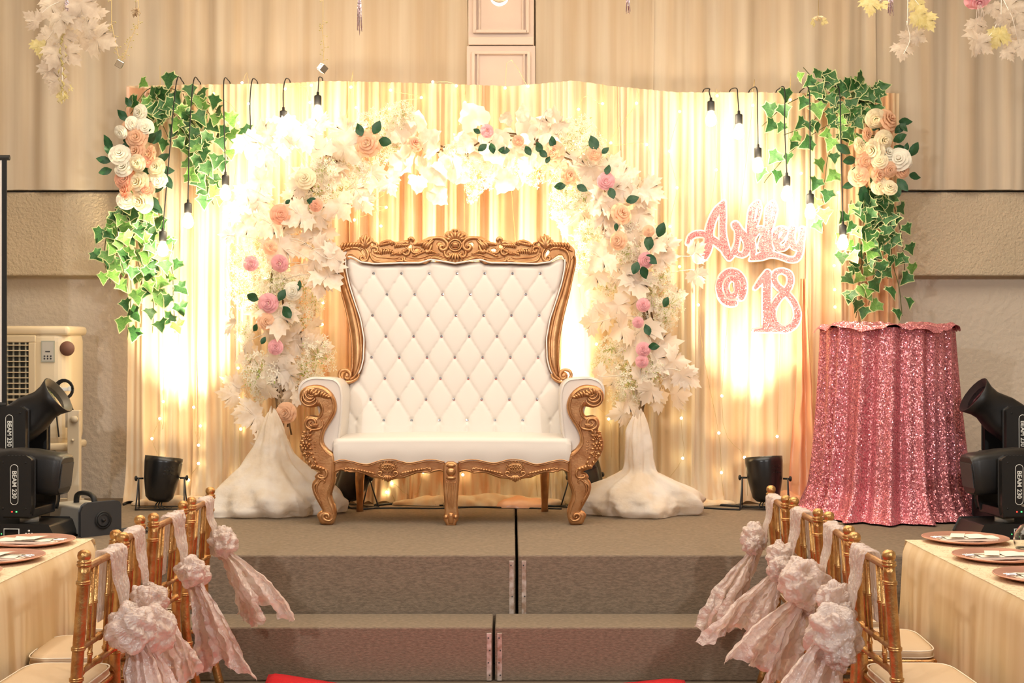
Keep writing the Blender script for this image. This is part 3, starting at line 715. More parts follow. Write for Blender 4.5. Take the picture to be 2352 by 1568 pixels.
# medallion and shell in the middle
def ring(cx_, cy_, rx, ry, w_, dy): relief(cr, [(cx_+rx*math.cos(2*PI*i/20), cy_+ry*math.sin(2*PI*i/20)) for i in range(21)], w_, pfc, dy, (1, 1), sm=2)
ring(XM, 564, 14.5, 13, 4, -.018); ring(XM, 564, 10, 8, 2.4, -.02)
q = pfc(XM, 564, -.014); cr.ball(q, .024, 14, sq=(1, .45, .85))
for i in range(-2, 3):
    for j in range(-1, 2): cr.ball(pfc(XM+i*3, 564+j*3, -.025), .0035, 6)
for k in range(-3, 4):
    a_ = -90+k*26; lobe(cr, XM+k*3, 551, a_, 21 if abs(k) < 3 else 15, 8, pfc, -.016, .0)
for k in (-1, 1): cr.ball(pfc(XM+k*16, 541, -.022), .009, 8)
cr.ball(pfc(XM, 530, -.012), .013, 10, sq=(1.3, .8, .8))
for k in range(-2, 3): lobe(cr, XM+k*2.4, 580, 90-k*18, 22, 6, pfc, -.014, 0)
ro = cr.build('crest_carving', M['gold'], th)

# side stiles of the back frame, sweeping into scrolls above the arms
stile = [(826, 577, 8), (806, 571, 9), (789, 575, 10), (781, 587, 10), (780, 604, 11), (786, 630, 12), (796, 670, 14), (807, 705, 16), (816, 742, 17), (822, 779, 17), (823, 815, 16), (820, 842, 13), (813, 862, 9), (803, 871, 6)]
for side in (0, 1):
    st = MB(); f_ = (lambda x: x) if side == 0 else (lambda x: 2*XM-x)
    sp = smooth(stile, 5)
    st.tube([Pb(f_(x), y, .015) for x, y, w_ in sp], [w_*8.7/F for x, y, w_ in sp], 16, 0, .9, up=(0, -1, 0))
    for off, w_, dy in ((.80, 2.4, -.014), (.45, 2.8, -.03), (-.82, 2.2, -.01)):
        st.tube([Pb(f_(x+hw*off), y, dy) for x, y, hw in sp[6:]], [w_*8.7/F]*len(sp[6:]), 8)
    relief(st, [(f_(x), y) for x, y in [(826, 858), (822, 868), (808, 876), (792, 876), (781, 864), (784, 852), (797, 849), (806, 858), (803, 868), (795, 868), (794, 862)]], 8, Pb, -.03, (.6, .5), sm=5)
    q = Pb(f_(798), 863, -.006); st.ball(q, .028, 12, sq=(1, .8, 1))
    st.build('back_stile', M['gold'], th)
    pp = MB(); pp.tube([Pb(f_(x), y, -.022) for x, y in smooth([(xl(y)-1, y) for y in range(596, 870, 12)], 2)], .0045, 6); pp.build('piping', M['piping'], th)
pp = MB(); pp.tube([Pb(x, ytop(x)-3, -.030) for x in range(800, 1294, 6)], .0045, 6); pp.build('piping', M['piping'], th)

# arms
YF = 8.20
arm_o = [c8(*p) for p in [(30, 270), (25, 190), (42, 135), (90, 90), (175, 66), (290, 72), (370, 84), (430, 140), (452, 240), (450, 380), (440, 520), (425, 640), (400, 700), (372, 760), (356, 825), (310, 790), (262, 730), (248, 680), (258, 620), (300, 540), (330, 470), (300, 440), (232, 455), (222, 400), (200, 348), (120, 358), (60, 330)]]
def arm_pt(px, py, Y, cx_=1037.): 
    q = P(px, py, YF); k_ = (Y-YF)
    return Vector((q.x, Y, q.z))
for side in (0, 1):
    f_ = (lambda x: x) if side == 0 else (lambda x: 2*1037-x)
    loop = smooth([p for p in arm_o]+[arm_o[0]], 4)[:-1]; n = len(loop)
    cxx = sum(p[0] for p in loop)/n; 
    am = MB(); rings = []
    # inward normals for a rounded front edge
    A_ = sum(loop[i][0]*loop[(i+1) % n][1]-loop[(i+1) % n][0]*loop[i][1] for i in range(n)); sg = 1 if A_ > 0 else -1
    nrm = []
    for i in range(n):
        dx, dy = loop[(i+1) % n][0]-loop[i-1][0], loop[(i+1) % n][1]-loop[i-1][1]; l = math.hypot(dx, dy) or 1
        nrm.append((-dy/l*sg, dx/l*sg))
    prof = [(4, .0), (2.4, .002), (1.2, .007), (.3, .014), (0, .026), (0, .30), (0, .60)]
    for ins, dp in prof:
        for i, (x, y) in enumerate(loop):
            q = P(f_(x+nrm[i][0]*ins), y+nrm[i][1]*ins, YF+.035)
            X = q.x; 
            rings.append(Vector((X, YF+.035+dp, q.z + (-.012*(dp/.6)))))
    fs = []
    for r in range(len(prof)-1):
        for i in range(n):
            q = (r*n+i, r*n+(i+1) % n, (r+1)*n+(i+1) % n, (r+1)*n+i); fs.append(q if side == 0 else tuple(reversed(q)))
    fs.append(tuple(reversed(range((len(prof)-1)*n, len(prof)*n))) if side else tuple(range((len(prof)-1)*n, len(prof)*n)))
    am.add(rings, fs, 0, True); am.build('upholstered_arm', M['leather'], th)
    plate('arm_front_panel', [(f_(x), y) for x, y in (loop if side == 0 else loop[::-1])], [], lambda x, y: P(x, y, YF+.05), YF, .02, .004, M['leather'], th)
    # gold post: scroll, knee, foot
    go = [c8(*p) for p in [(45, 290), (42, 240), (60, 200), (100, 172), (160, 158), (230, 160), (290, 190), (340, 240), (370, 310), (375, 370), (360, 430), (320, 500), (280, 560), (255, 620), (245, 680), (260, 730), (300, 780), (355, 822), (365, 880), (365, 950), (362, 1080), (340, 1150), (325, 1210), (335, 1270), (360, 1330), (372, 1400), (362, 1450), (338, 1497), (252, 1492), (228, 1450), (213, 1415), (235, 1388), (268, 1372), (250, 1335), (212, 1268), (180, 1205), (163, 1140), (172, 1095), (200, 1062), (190, 1040), (212, 1018), (245, 1012), (238, 980), (205, 962), (155, 948), (145, 922), (108, 880), (75, 825), (48, 770), (45, 710), (65, 630), (100, 585), (84, 530), (95, 478), (135, 455), (175, 460), (208, 462), (235, 430), (245, 380), (222, 335), (190, 342), (130, 352), (80, 335)]]
    def pfa(px, py, dy=0.): return P(f_(px), py, YF)+Vector((0, dy, 0))
    gp = plate('arm_post', smooth(go+[go[0]], 2)[:-1], [], lambda x, y: pfa(x, y, .045), YF, .085, .022, M['gold'], th, res=5)
    ac = MB(); Q = lambda pts, w_, dy=-.004, **k: relief(ac, [c8(*p) for p in pts], w_, pfa, dy, **k)
    Q([(175, 172), (240, 180), (300, 215), (345, 270), (360, 340), (350, 420), (305, 500), (262, 570), (238, 650), (232, 700), (250, 745), (295, 800), (345, 838)], 3.6)
    Q([(215, 290), (250, 340), (258, 400), (240, 450), (205, 480)], 3.2)
    Q([(62, 235), (52, 290), (85, 335), (140, 345), (190, 320), (200, 285)], 6); Q([(72, 225), (78, 280), (125, 310), (175, 290), (188, 262)], 5.5, -.010)
    Q([(85, 210), (105, 260), (145, 280), (178, 255)], 5, -.014); Q([(110, 195), (125, 235), (158, 250), (180, 228)], 5, -.016)
    for k in range(7): 
        q = c8(178+k*20, 250+k*4); lobe(ac, q[0], q[1], -125+k*13, 17-k*.8, 6, pfa, -.010, .7)
    for k in range(4):
        q = c8(125+k*14, 235+k*6); lobe(ac, q[0], q[1], -100+k*20, 15, 6, pfa, -.016, .5)
    # volute under the roll
    Q([(245, 480), (262, 520), (245, 560), (200, 575), (140, 575), (100, 545), (98, 500), (130, 472), (172, 478), (190, 512), (172, 540), (140, 535), (135, 510), (155, 502)], 6.5, -.008)
    for k in range(4): Q([(150+k*14, 560), (165+k*12, 535), (185+k*10, 520)], 4, -.014)
    # rose and leaves on the outer knee
    for (x, y, r_) in ((85, 735, 30), (105, 650, 20), (118, 815, 22)):
        for k in range(6):
            q = c8(x+r_*.5*math.cos(k*PI/3), y+r_*.5*math.sin(k*PI/3)); lobe(ac, q[0], q[1], k*60, r_/4.2, r_/5.2, pfa, -.008, .8)
        q = c8(x, y); ac.ball(pfa(q[0], q[1], -.008), r_*.4/4.237*YF/F, 8)
    for k in range(9):
        t = k/8; x, y = interp([(0, 88), (.35, 62), (.6, 78), (1, 150)], t), lerp(610, 915, t); q = c8(x+14, y); lobe(ac, q[0], q[1], lerp(-150, -240, t), 11, 5.5, pfa, -.004, -.5)
        q = c8(x+45, y+5); lobe(ac, q[0], q[1], lerp(-80, 40, t), 11, 5, pfa, -.010, .6)
    for k in range(9): Q([(155+k*2, 595+k*9), (185-k*2, 592+k*9)], 1.5, 0.0, sm=2) if k < 4 else Q([(165+k*2, 700+(k-4)*26), (192+k*2, 690+(k-4)*26)], 2, 0.0, sm=2)
    Q([(160, 930), (215, 935), (275, 960), (300, 1000), (285, 1040), (245, 1050), (215, 1035), (228, 1018), (248, 1028)], 6, -.006)
    for k in range(4): 
        q = c8(165+k*26, 950+k*5); lobe(ac, q[0], q[1], -70+k*14, 11, 5, pfa, -.010, .7)
    Q([(265, 1105), (282, 1085), (265, 1065), (240, 1072), (215, 1100), (196, 1150), (215, 1220), (250, 1290)], 4.5); Q([(225, 1085), (180, 1120), (180, 1170), (215, 1245), (248, 1310)], 4.5)
    Q([(352, 850), (352, 960), (348, 1075), (322, 1150), (308, 1215), (322, 1280), (350, 1350), (358, 1400)], 3)
    Q([(355, 1440), (330, 1462), (285, 1455), (262, 1425), (280, 1398), (312, 1402), (320, 1425), (302, 1435), (295, 1420)], 7, -.010)
    ac.build('post_carving', M['gold'], th)
    # slim back leg
    bl = MB(); lx = f_(827) if side == 0 else f_(827)+4
    bl.tube([(P(lx, 0, 8.85).x*.985, 8.80, SZ+.32), (P(lx, 0, 8.85).x, 8.82, SZ+.2), (P(lx, 0, 8.87).x, 8.86, SZ+.05), (P(lx, 0, 8.87).x, 8.86, SZ)], [.032, .028, .02, .022], 12)
    bl.build('back_leg', M['gold'], th)

# seat
apt = [(366, 885), (420, 866), (470, 864), (560, 882), (640, 902), (700, 905), (760, 888), (820, 868), (890, 858), (960, 862), (1030, 880), (1090, 893), (1160, 886), (1240, 868), (1310, 862), (1380, 868), (1445, 885)]
def sfn(u, v):
    # v runs from the back along the top, over the front edge and down to the apron
    px = lerp(765, 1312, u); edge = min(u, 1-u)*547
    qx = (px-680)*4.237 if px < 1037 else (2*1037-px-680)*4.237
    ft = 850+interp(apt, qx)/4.237+1
    zt_ = P(0, 1008, YF).z; zb_ = P(0, ft+3, YF).z; X = P(px, 0, YF).x
    rnd_ = .012*max(0, 1-edge/8)**2
    crown = .018*math.sin(PI*u)**.5
    if v < .6: t = v/.6; y = lerp(8.70, YF+.035, t); z = zt_+crown*(1-.6*t**3)-rnd_
    elif v < .75: t = (v-.6)/.15; a_ = t*PI/2; y = YF+.035-.03*math.sin(a_); z = zt_+crown*.4-.028*(1-math.cos(a_))-rnd_
    else: t = (v-.75)/.25; y = YF+.005-.006*math.sin(PI*t); z = lerp(zt_+crown*.4-.028, zb_, t)
    return (X, y+rnd_, z)
so = MB().grid(sfn, 80, 48).build('seat_cushion', M['leather'], th)
sb = MB(); q0, q1 = P(770, 1052, YF+.06), P(1307, 1052, YF+.06); sb.box(((q0.x+q1.x)/2, 8.52, q0.z+.02), (q1.x-q0.x, .58, .09)); sb.build('seat_base', M['leather'], th)
# apron with two swags and its mouldings
apb = [(1450, 992), (1400, 975), (1340, 985), (1300, 1000), (1250, 996), (1180, 995), (1100, 1025), (1040, 1048), (980, 1052), (930, 1060), (892, 1086), (860, 1060), (800, 1048), (740, 1042), (680, 1015), (600, 990), (520, 993), (490, 980), (430, 968), (366, 998)]
for side in (0, 1):
    f_ = (lambda x: x) if side == 0 else (lambda x: 2*1037-x)
    def pfp(px, py, dy=0.): return P(f_(px), py, YF+.01)+Vector((0, dy, 0))
    plate('front_apron', [c8(*p) for p in apt+apb], [], lambda x, y: pfp(x, y, .03), YF, .045, .010, M['gold'], th, res=4)
    pc = MB(); Q = lambda pts, w_, dy=-.004, **k: relief(pc, [c8(*p) for p in pts], w_, pfp, dy, **k)
    Q([(x, y+8) for x, y in apt], 3.2, taper=(1, 1)); Q([(x, y+22) for x, y in apt], 1.8, taper=(1, 1))
    Q([(x, y-7) for x, y in reversed(apb[:8])], 3.2); Q([(x, y-7) for x, y in reversed(apb[13:])], 3.2)
    Q([(892+62*math.cos(2*PI*i/16), 948+33*math.sin(2*PI*i/16)) for i in range(17)], 3, -.008, taper=(1, 1), sm=2); Q([(892+72*math.cos(2*PI*i/16), 948+43*math.sin(2*PI*i/16)) for i in range(17)], 2, -.004, taper=(1, 1), sm=2)
    for i in range(-3, 4):
        for j in (-1, 0, 1): q = c8(892+i*16+(j % 2)*8, 948+j*15); pc.ball(pfp(q[0], q[1], -.010), .005, 6)
    for i in range(16):
        a_ = 2*PI*i/16; q = c8(892+84*math.cos(a_), 945+54*math.sin(a_)); pc.ball(pfp(q[0], q[1], -.002), .0048, 6)
    for s in (-1, 1):
        Q([(892+s*15, 1040), (892+s*60, 1035), (892+s*98, 1010), (892+s*85, 988), (892+s*60, 992), (892+s*62, 1012), (892+s*78, 1010)], 4.5, -.008)
        for k in range(8): 
            q = c8(892+s*(125+k*27), 1015-k*8 + (6 if k > 5 else 0)); lobe(pc, q[0], q[1], (-50 if s > 0 else -130)+s*k*4, 12-k*.5, 5.2, pfp, -.008, .6*s)
        Q([(892+s*110, 1030), (892+s*180, 1008), (892+s*260, 975), (892+s*330, 965), (892+s*395, 945)], 4, -.004)
        Q([(892+s*380, 960), (892+s*410, 955), (892+s*420, 975), (892+s*400, 985)], 4.5, -.006)
    for k in range(-2, 3): q = c8(892+k*8, 1020); lobe(pc, q[0], q[1], 90-k*20, 14, 5, pfp, -.008, 0)
    pc.build('apron_carving', M['gold'], th)
# centre leg
cl = [c8(*p) for p in [(1440, 985), (1450, 915), (1480, 897), (1530, 897), (1565, 915), (1578, 985), (1578, 1080), (1568, 1200), (1560, 1300), (1568, 1390), (1575, 1425), (1568, 1455), (1552, 1480), (1545, 1508), (1472, 1508), (1462, 1480), (1446, 1455), (1442, 1425), (1455, 1390), (1455, 1300), (1447, 1200), (1440, 1080)]]
pfl = lambda px, py, dy=0.: P(px, py, YF)+Vector((0, dy, 0))
plate('center_leg', cl, [], lambda x, y: pfl(x, y, .02), YF, .07, .015, M['gold'], th, res=4)
lc = MB(); Q = lambda pts, w_, dy=-.010, **k: relief(lc, [c8(*p) for p in pts], w_, pfl, dy, **k)
lc.ball(pfl(*c8(1508, 925), dy=-.008), .026, 12, sq=(1.15, .8, .55)); lc.ball(pfl(*c8(1508, 985), dy=-.01), .03, 12, sq=(1.0, .8, .9)); lc.ball(pfl(*c8(1508, 1045), dy=-.008), .028, 12, sq=(1.15, .8, .5))
for k in (-2, -1, 0, 1, 2): Q([(1508+k*20, 1080), (1508+k*17, 1150), (1508+k*11, 1260), (1508+k*10, 1370)], 5.5, -.012, taper=(.8, .3))
for s in (-1, 1): Q([(1508+s*58, 1080), (1508+s*55, 1180), (1508+s*48, 1300), (1508+s*52, 1390)], 3, -.010); lc.ball(pfl(*c8(1508+s*48, 1425), dy=-.012), .014, 8)
Q([(1508, 1385), (1508, 1430), (1508, 1490)], 16, -.008, taper=(.7, .8))
lc.build('leg_carving', M['gold'], th)
# ---------------------------------------------------------------- leaves, petals, flowers
def leaf_mesh(name, half, cen, mats, edge=None, fold=.18, droop=.15, veins=True):
    """a leaf in the XZ plane, stem at the origin, tip at +Z, length 1"""
    full = [p for p in half]+[(-x, z) for x, z in reversed(half[1:-1])]
    mb = MB(); n = len(full)
    Z = lambda x, z: (x, fold*abs(x)+droop*(z-cen)**2 + .06*math.sin(9*x+4*z), z)
    if edge:
        inn = [(x*edge, cen+(z-cen)*edge) for x, z in full]
        mb.add([Z(*p) for p in inn]+[Z(0, cen)], [(i, (i+1) % n, n) for i in range(n)], 0, True)
        mb.add([Z(*p) for p in full]+[Z(*p) for p in inn], [(i, (i+1) % n, n+(i+1) % n, n+i) for i in range(n)], 1, True)
    else:
        mid = [(x*.5, cen+(z-cen)*.5) for x, z in full]
        mb.add([Z(*p) for p in full]+[Z(*p) for p in mid]+[Z(0, cen)], [(i, (i+1) % n, n+(i+1) % n, n+i) for i in range(n)]+[(n+i, n+(i+1) % n, 2*n) for i in range(n)], 0, True)
    return mb.mesh(name, mats)
MAPLE = [(0, 0), (.03, .06), (.20, -.06), (.26, .03), (.44, .0), (.40, .12), (.60, .26), (.46, .30), (.56, .50), (.40, .45), (.36, .54), (.24, .44), (.30, .66), (.20, .64), (.20, .80), (.10, .78), (0, 1)]
GRAPE = [(0, 0), (.04, .05), (.22, -.04), (.42, .08), (.46, .25), (.40, .34), (.44, .52), (.30, .62), (.24, .78), (.10, .86), (0, 1)]
IVY = [(0, 0), (.05, .02), (.28, -.10), (.34, .08), (.56, .20), (.38, .36), (.26, .50), (.20, .66), (0, 1)]
OVAL = [(0, 0), (.10, .08), (.22, .25), (.27, .45), (.22, .68), (.12, .85), (0, 1)]
m_maple = [leaf_mesh('maple_leaf', MAPLE, .28, M['leaf'], None, f, d) for f, d in ((.15, .3), (-.25, -.2), (.45, .15))]
m_grape = [leaf_mesh('maple_leaf', GRAPE, .35, M['leaf'], None, f, d) for f, d in ((.2, .35), (-.3, -.2))]
m_mapy = leaf_mesh('maple_leaf', MAPLE, .28, M['leafy'], None, .25, .3); m_mapp = leaf_mesh('maple_leaf', MAPLE, .28, M['leafp'], None, .25, .3)
m_ivy = [leaf_mesh('ivy_leaf', IVY, .3, [M[a_], M['ivye']], .87, f, .2) for a_, f in (('ivy', .2), ('ivy', -.2), ('ivyl', .15))]
m_oval = leaf_mesh('rose_leaf', OVAL, .45, M['green'], None, .35, .3)
def rose_mesh(name, mat, mat2=None, open_=1.0, seed=0):
    """radius about 1, facing -Y"""
    rnd = random.Random(seed); mb = MB()
    rings = [(3, .16, .50, .10, .25), (4, .30, .50, .22, .15), (5, .46, .46, .42, .05), (6, .64, .40, .62, -.08), (7, .84, .30, .85, -.22)]
    for ri, (k, rad, h, flare, y0) in enumerate(rings):
        for j in range(k):
            a0 = 2*PI*(j+.5*ri+rnd.uniform(-.15, .15))/k; wd = 2*PI/k*.75
            def fn(u, v, rad=rad, h=h, flare=flare, y0=y0, a0=a0, wd=wd, ri=ri):
                a_ = a0+(u-.5)*2*wd*(1-.15*v); r = rad*.45+ (rad*.55+flare*.35*open_)*v**1.3 - .05*(2*u-1)**2*v
                r *= 1+.05*(1 if u > .5 else -1)*(ri % 2)
                yy = -y0*1.0-(h)*(1-(1-v)**2)+ (.18*flare*open_*v**4) + .1*(2*u-1)**2*v
                return (r*math.cos(a_), yy+.25, r*math.sin(a_))
            mb.grid(fn, 5, 4, 0)
    mb.ball((0, -.32, 0), .15, 8, 0)
    return mb.mesh(name, [mat])
m_rose = {k: rose_mesh('rose', M[v], None, o_, i) for i, (k, v, o_) in enumerate((('w', 'petalw', 1), ('c', 'petalc', .9), ('p', 'petalp', 1), ('k', 'petalk', .8), ('s', 'petals', 1)))}
def cluster_mesh(seed, n=150, R_=1.0):
    """a puffy head of small four-petalled white blossoms on thin green stalks"""
    rnd = random.Random(seed); mb = MB()
    for i in range(n):
        z = rnd.uniform(-1, 1); a_ = rnd.uniform(0, 2*PI); r = math.sqrt(1-z*z); k = rnd.uniform(.5, 1.05)*R_
        c = Vector((r*math.cos(a_)*k*1.1, r*math.sin(a_)*k*.75, z*k)); 
        nrm = (c+Vector((0, -.7, 0))+Vector([rnd.uniform(-.5, .5) for _ in range(3)])).normalized()
        q = nrm.to_track_quat('Z', 'Y'); s = rnd.uniform(.12, .20)
        ph = rnd.uniform(0, 1.5)
        for j in range(4):
            t = ph+j*PI/2
            pts = [(0, 0, 0), (.55*math.cos(t-.35), .55*math.sin(t-.35), .12), (1.05*math.cos(t), 1.05*math.sin(t), .2), (.55*math.cos(t+.35), .55*math.sin(t+.35), .12)]
            mb.add([c+q @ (Vector(p)*s) for p in pts], [(0, 1, 2, 3)], 0, True)
        if i % 7 == 0: mb.tube([c*.1, c*.6+Vector((0, .03, 0)), c], .012, 3, 1, cap=False)
        if i % 5 == 0: mb.add([c+q @ (Vector(p)*s*.8) for p in ((-.3, -1, -.1), (.3, -1, -.1), (0, -2, .1))], [(0, 1, 2)], 1)
    return mb.mesh('blossom_cluster', [M['petalw'], M['lime']])
m_clu = [cluster_mesh(s) for s in (1, 2, 3)]

rn = random.Random(11)
def leaf_rot(ang, tilt=.5):
    """ang = direction of the tip in the picture plane, degrees, 90 = up"""
    return Euler((rn.uniform(-tilt, tilt), math.radians(90-ang)+0, rn.uniform(-tilt, tilt)), 'XYZ')

# ---------------------------------------------------------------- the flower arch
YA = 8.97
arch_px = smooth([(652, 985), (645, 900), (634, 800), (632, 700), (640, 600), (662, 500), (705, 415), (775, 350), (850, 318), (940, 322), (1030, 350), (1080, 345), (1150, 318), (1230, 325), (1310, 360), (1375, 415), (1425, 490), (1462, 580), (1480, 680), (1487, 780), (1478, 880), (1468, 975)], 4)
ar = thing('flower_arch', 'arch of white maple leaves, blossoms and roses rising behind the throne', 'flower arch', (P(1060, 0, YA).x, YA, SZ))
bm_ = MB()
for k in range(5):
    rr_ = random.Random(k); ox, oy, oz = rr_.uniform(-.03, .03), rr_.uniform(-.03, .03), rr_.uniform(-.03, .03)
    bm_.tube([P(x, y, YA)+Vector((ox+.018*math.sin(i*.5+k), oy, oz+.018*math.cos(i*.6+k*2))) for i, (x, y) in enumerate(arch_px)], .006, 5)
bm_.build('twig_bundle', M['stem'], ar)
fb = MB(); ends = [P(650, 985, YA), P(1468, 975, YA)]
for e in ends: fb.tube([e, Vector((e.x, YA, SZ+.03))], .012, 8)
fb.build('arch_frame', M['stemw'], ar)
# blossom clusters (px, py, radius px)
cl_ = [(850, 290, 38), (810, 320, 34), (905, 275, 40), (925, 262, 28), (780, 355, 40), (740, 390, 34), (870, 345, 34), (905, 345, 30), (730, 440, 40), (790, 440, 34), (830, 395, 30), (690, 480, 32), (760, 460, 28), (600, 560, 36), (570, 600, 44), (620, 640, 36), (545, 605, 26), (560, 670, 44), (600, 680, 30), (700, 660, 34), (720, 690, 30), (650, 650, 26), (560, 760, 26), (690, 730, 36), (730, 820, 44), (600, 850, 50), (590, 880, 44), (640, 860, 38), (700, 860, 40), (720, 550, 24), (660, 720, 30),
       (1060, 380, 30), (1050, 345, 24), (1110, 400, 34), (1090, 430, 24), (1180, 395, 34), (1230, 400, 30), (1330, 310, 46), (1360, 330, 34), (1300, 320, 32), (1370, 365, 34), (1300, 430, 44), (1290, 470, 34), (1340, 450, 36), (1350, 540, 34), (1450, 540, 40), (1440, 580, 30), (1340, 590, 36), (1500, 670, 34), (1520, 640, 26), (1400, 660, 30), (1540, 700, 36), (1405, 800, 34), (1440, 850, 44), (1450, 890, 38), (1425, 910, 30), (1500, 860, 34), (1380, 830, 26), (1530, 735, 28), (1470, 740, 28), (1430, 790, 30), (1385, 560, 26), (1290, 500, 20), (1085, 455, 14)]
for i, (x, y, r) in enumerate(cl_):
    yy = YA+rn.uniform(-.10, .06); s = r*yy/F
    link('blossom_cluster', m_clu[i % 3], ar, P(x, y, yy), (rn.uniform(-.4, .4), rn.uniform(0, 6.28), rn.uniform(-.4, .4)), s)
# maple leaves: placed by the photo where they stand out, the rest strewn along the arch
lv = [(575, 335, -60, 72), (620, 300, 30, 62), (655, 300, -80, 80), (735, 275, 80, 60), (790, 290, 100, 64), (700, 320, -70, 76), (650, 340, -90, 60), (600, 375, -120, 60), (590, 420, -150, 66), (560, 455, -120, 60), (540, 490, -100, 60), (600, 470, -60, 54), (520, 540, 175, 40), (560, 525, -160, 60), (580, 505, -170, 70), (620, 520, -140, 80),
      (680, 500, -150, 76), (640, 580, -100, 90), (690, 570, -40, 70), (750, 570, 0, 64), (725, 600, -20, 72), (775, 585, 20, 70), (760, 640, -60, 84), (735, 660, -100, 60), (700, 630, -70, 60), (530, 740, 165, 54), (590, 710, -160, 66), (560, 780, 180, 60), (640, 740, -90, 90), (620, 770, 200, 66), (690, 780, 0, 76), (720, 760, -30, 60), (740, 800, 10, 60), (700, 790, 40, 64), (570, 820, -150, 62),
      (525, 905, 170, 60), (530, 880, 150, 56), (575, 960, 200, 70), (560, 945, 190, 60), (610, 900, -120, 60), (660, 870, -60, 70), (680, 900, -20, 60), (640, 830, -90, 70), (700, 910, -40, 56), (800, 350, -60, 90), (760, 400, -70, 80), (700, 430, -120, 90), (820, 440, -40, 80), (850, 410, -100, 74), (730, 490, -150, 72), (790, 480, -50, 76), (840, 470, -60, 54),
      (960, 275, 70, 60), (950, 300, 20, 60), (985, 320, 30, 64), (1000, 340, -20, 66), (930, 370, -50, 70), (970, 380, -80, 50), (960, 420, -100, 52), (900, 430, -60, 54), (910, 385, -20, 60), (1005, 400, -60, 60), (1010, 450, -40, 56), (1040, 385, -90, 66), (1060, 400, -30, 60), (1100, 360, 140, 60), (1070, 330, 100, 50), (1140, 350, -60, 70), (1180, 370, -80, 70), (1130, 390, -100, 66), (1200, 260, 90, 44), (1165, 270, 60, 36), (1215, 290, 40, 58), (1195, 330, -60, 50), (1240, 315, 20, 54), (1215, 380, -80, 54), (1160, 420, -120, 60), (1190, 410, -90, 48), (1260, 260, -60, 22),
      (1270, 300, 60, 50), (1410, 370, 60, 70), (1440, 400, 10, 60), (1480, 430, 20, 64), (1490, 460, -10, 60), (1440, 440, -20, 70), (1500, 440, -30, 66), (1340, 390, 160, 80), (1310, 380, 190, 60), (1370, 470, -140, 76), (1330, 500, -100, 70), (1300, 490, -70, 52), (1400, 500, -60, 76), (1480, 500, -50, 80), (1500, 560, -30, 70), (1530, 590, 0, 66), (1540, 560, 20, 54), (1420, 560, -120, 80), (1375, 600, -140, 76), (1340, 540, 180, 60), (1290, 520, 178, 50), (1360, 640, -120, 66), (1400, 620, -90, 90), (1430, 640, -60, 80), (1465, 660, -90, 84), (1380, 700, -130, 66), (1350, 740, 180, 60), (1380, 730, 200, 66), (1430, 710, -40, 76), (1510, 720, 0, 64), (1560, 680, 10, 54), (1600, 575, 30, 56), (1603, 640, -70, 50),
      (1420, 760, 200, 76), (1470, 770, -90, 90), (1530, 790, 10, 80), (1510, 810, -20, 66), (1560, 830, 0, 70), (1590, 870, -40, 60), (1570, 870, -60, 54), (1560, 905, 0, 70), (1520, 910, 10, 70), (1490, 905, -120, 60), (1400, 870, 190, 60), (1370, 860, 170, 60), (1440, 930, 200, 66), (1420, 950, 190, 56), (1460, 920, -90, 60), (1480, 860, 40, 60), (1450, 800, -90, 80), (1540, 860, 20, 60), (600, 1030, 150, 54), (590, 1060, 190, 56), (615, 1000, 60, 54), (580, 1110, 200, 44)]
allv = [(x, y, a_, s, rn.uniform(-.16, .02)) for x, y, a_, s in lv]
for i in range(120):
    t = rn.uniform(0, 1); j = int(t*(len(arch_px)-1)); x, y = arch_px[j]
    x1_, y1_ = arch_px[min(j+1, len(arch_px)-1)]; dx, dy = x1_-x, y1_-y; l = math.hypot(dx, dy) or 1
    w_ = 78 if y > 480 else 62
    o_ = rn.gauss(0, .5)*w_; o_ = max(-w_*1.2, min(w_*1.2, o_))
    nx_, ny_ = -dy/l, dx/l
    if x > 1290 and y > 900 or y > 950: continue
    if 990 < x < 1070 and rn.random() < .5: continue
    allv.append((x+nx_*o_, y+ny_*o_, math.degrees(math.atan2(-ny_*o_, nx_*o_))+rn.uniform(-60, 60), rn.uniform(46, 78), rn.uniform(-.08, .14)))
for s_ in (allv[118:122],): pass
front = {(750, 570), (725, 600), (775, 585), (760, 640), (735, 660)}
rest = MB(); stems = MB(); 
for i, (x, y, a_, s, dy) in enumerate(allv):
    yy = YA+dy
    if (x, y) in front: yy = 8.66
    if x > 1585 and y < 700: yy = 8.9
    me = m_grape[i % 2] if (900 < x < 1270 and y < 460) else m_maple[i % 3]
    sc_ = s*1.02*yy/F; r_ = leaf_rot(a_, .6); c = P(x, y, yy)
    c = c - (r_.to_matrix() @ Vector((0, 0, .45*sc_)))
    if i < 100: link('maple_leaf', me, ar, c, r_, sc_)
    else:
        Mx = Matrix.Translation(c) @ r_.to_matrix().to_4x4() @ Matrix.Scale(sc_, 4)
        rest.add([Mx @ v.co for v in me.vertices], [tuple(p.vertices) for p in me.polygons])
    if i % 3 == 0 or (x, y) in front or x > 1585:
        k = min(range(len(arch_px)), key=lambda q: (arch_px[q][0]-x)**2+(arch_px[q][1]-y)**2); b = P(arch_px[k][0], arch_px[k][1], YA)
        stems.tube(smooth([b, (b+c)/2+Vector((0, -.02, .025)), c, c+(r_.to_matrix() @ Vector((0, 0, .4*sc_)))], 4), .0022, 4)
o = rest.build('maple_leaves', M['leaf'], ar); o['kind'] = 'stuff'
stems.build('leaf_stems', M['stemw'], ar)
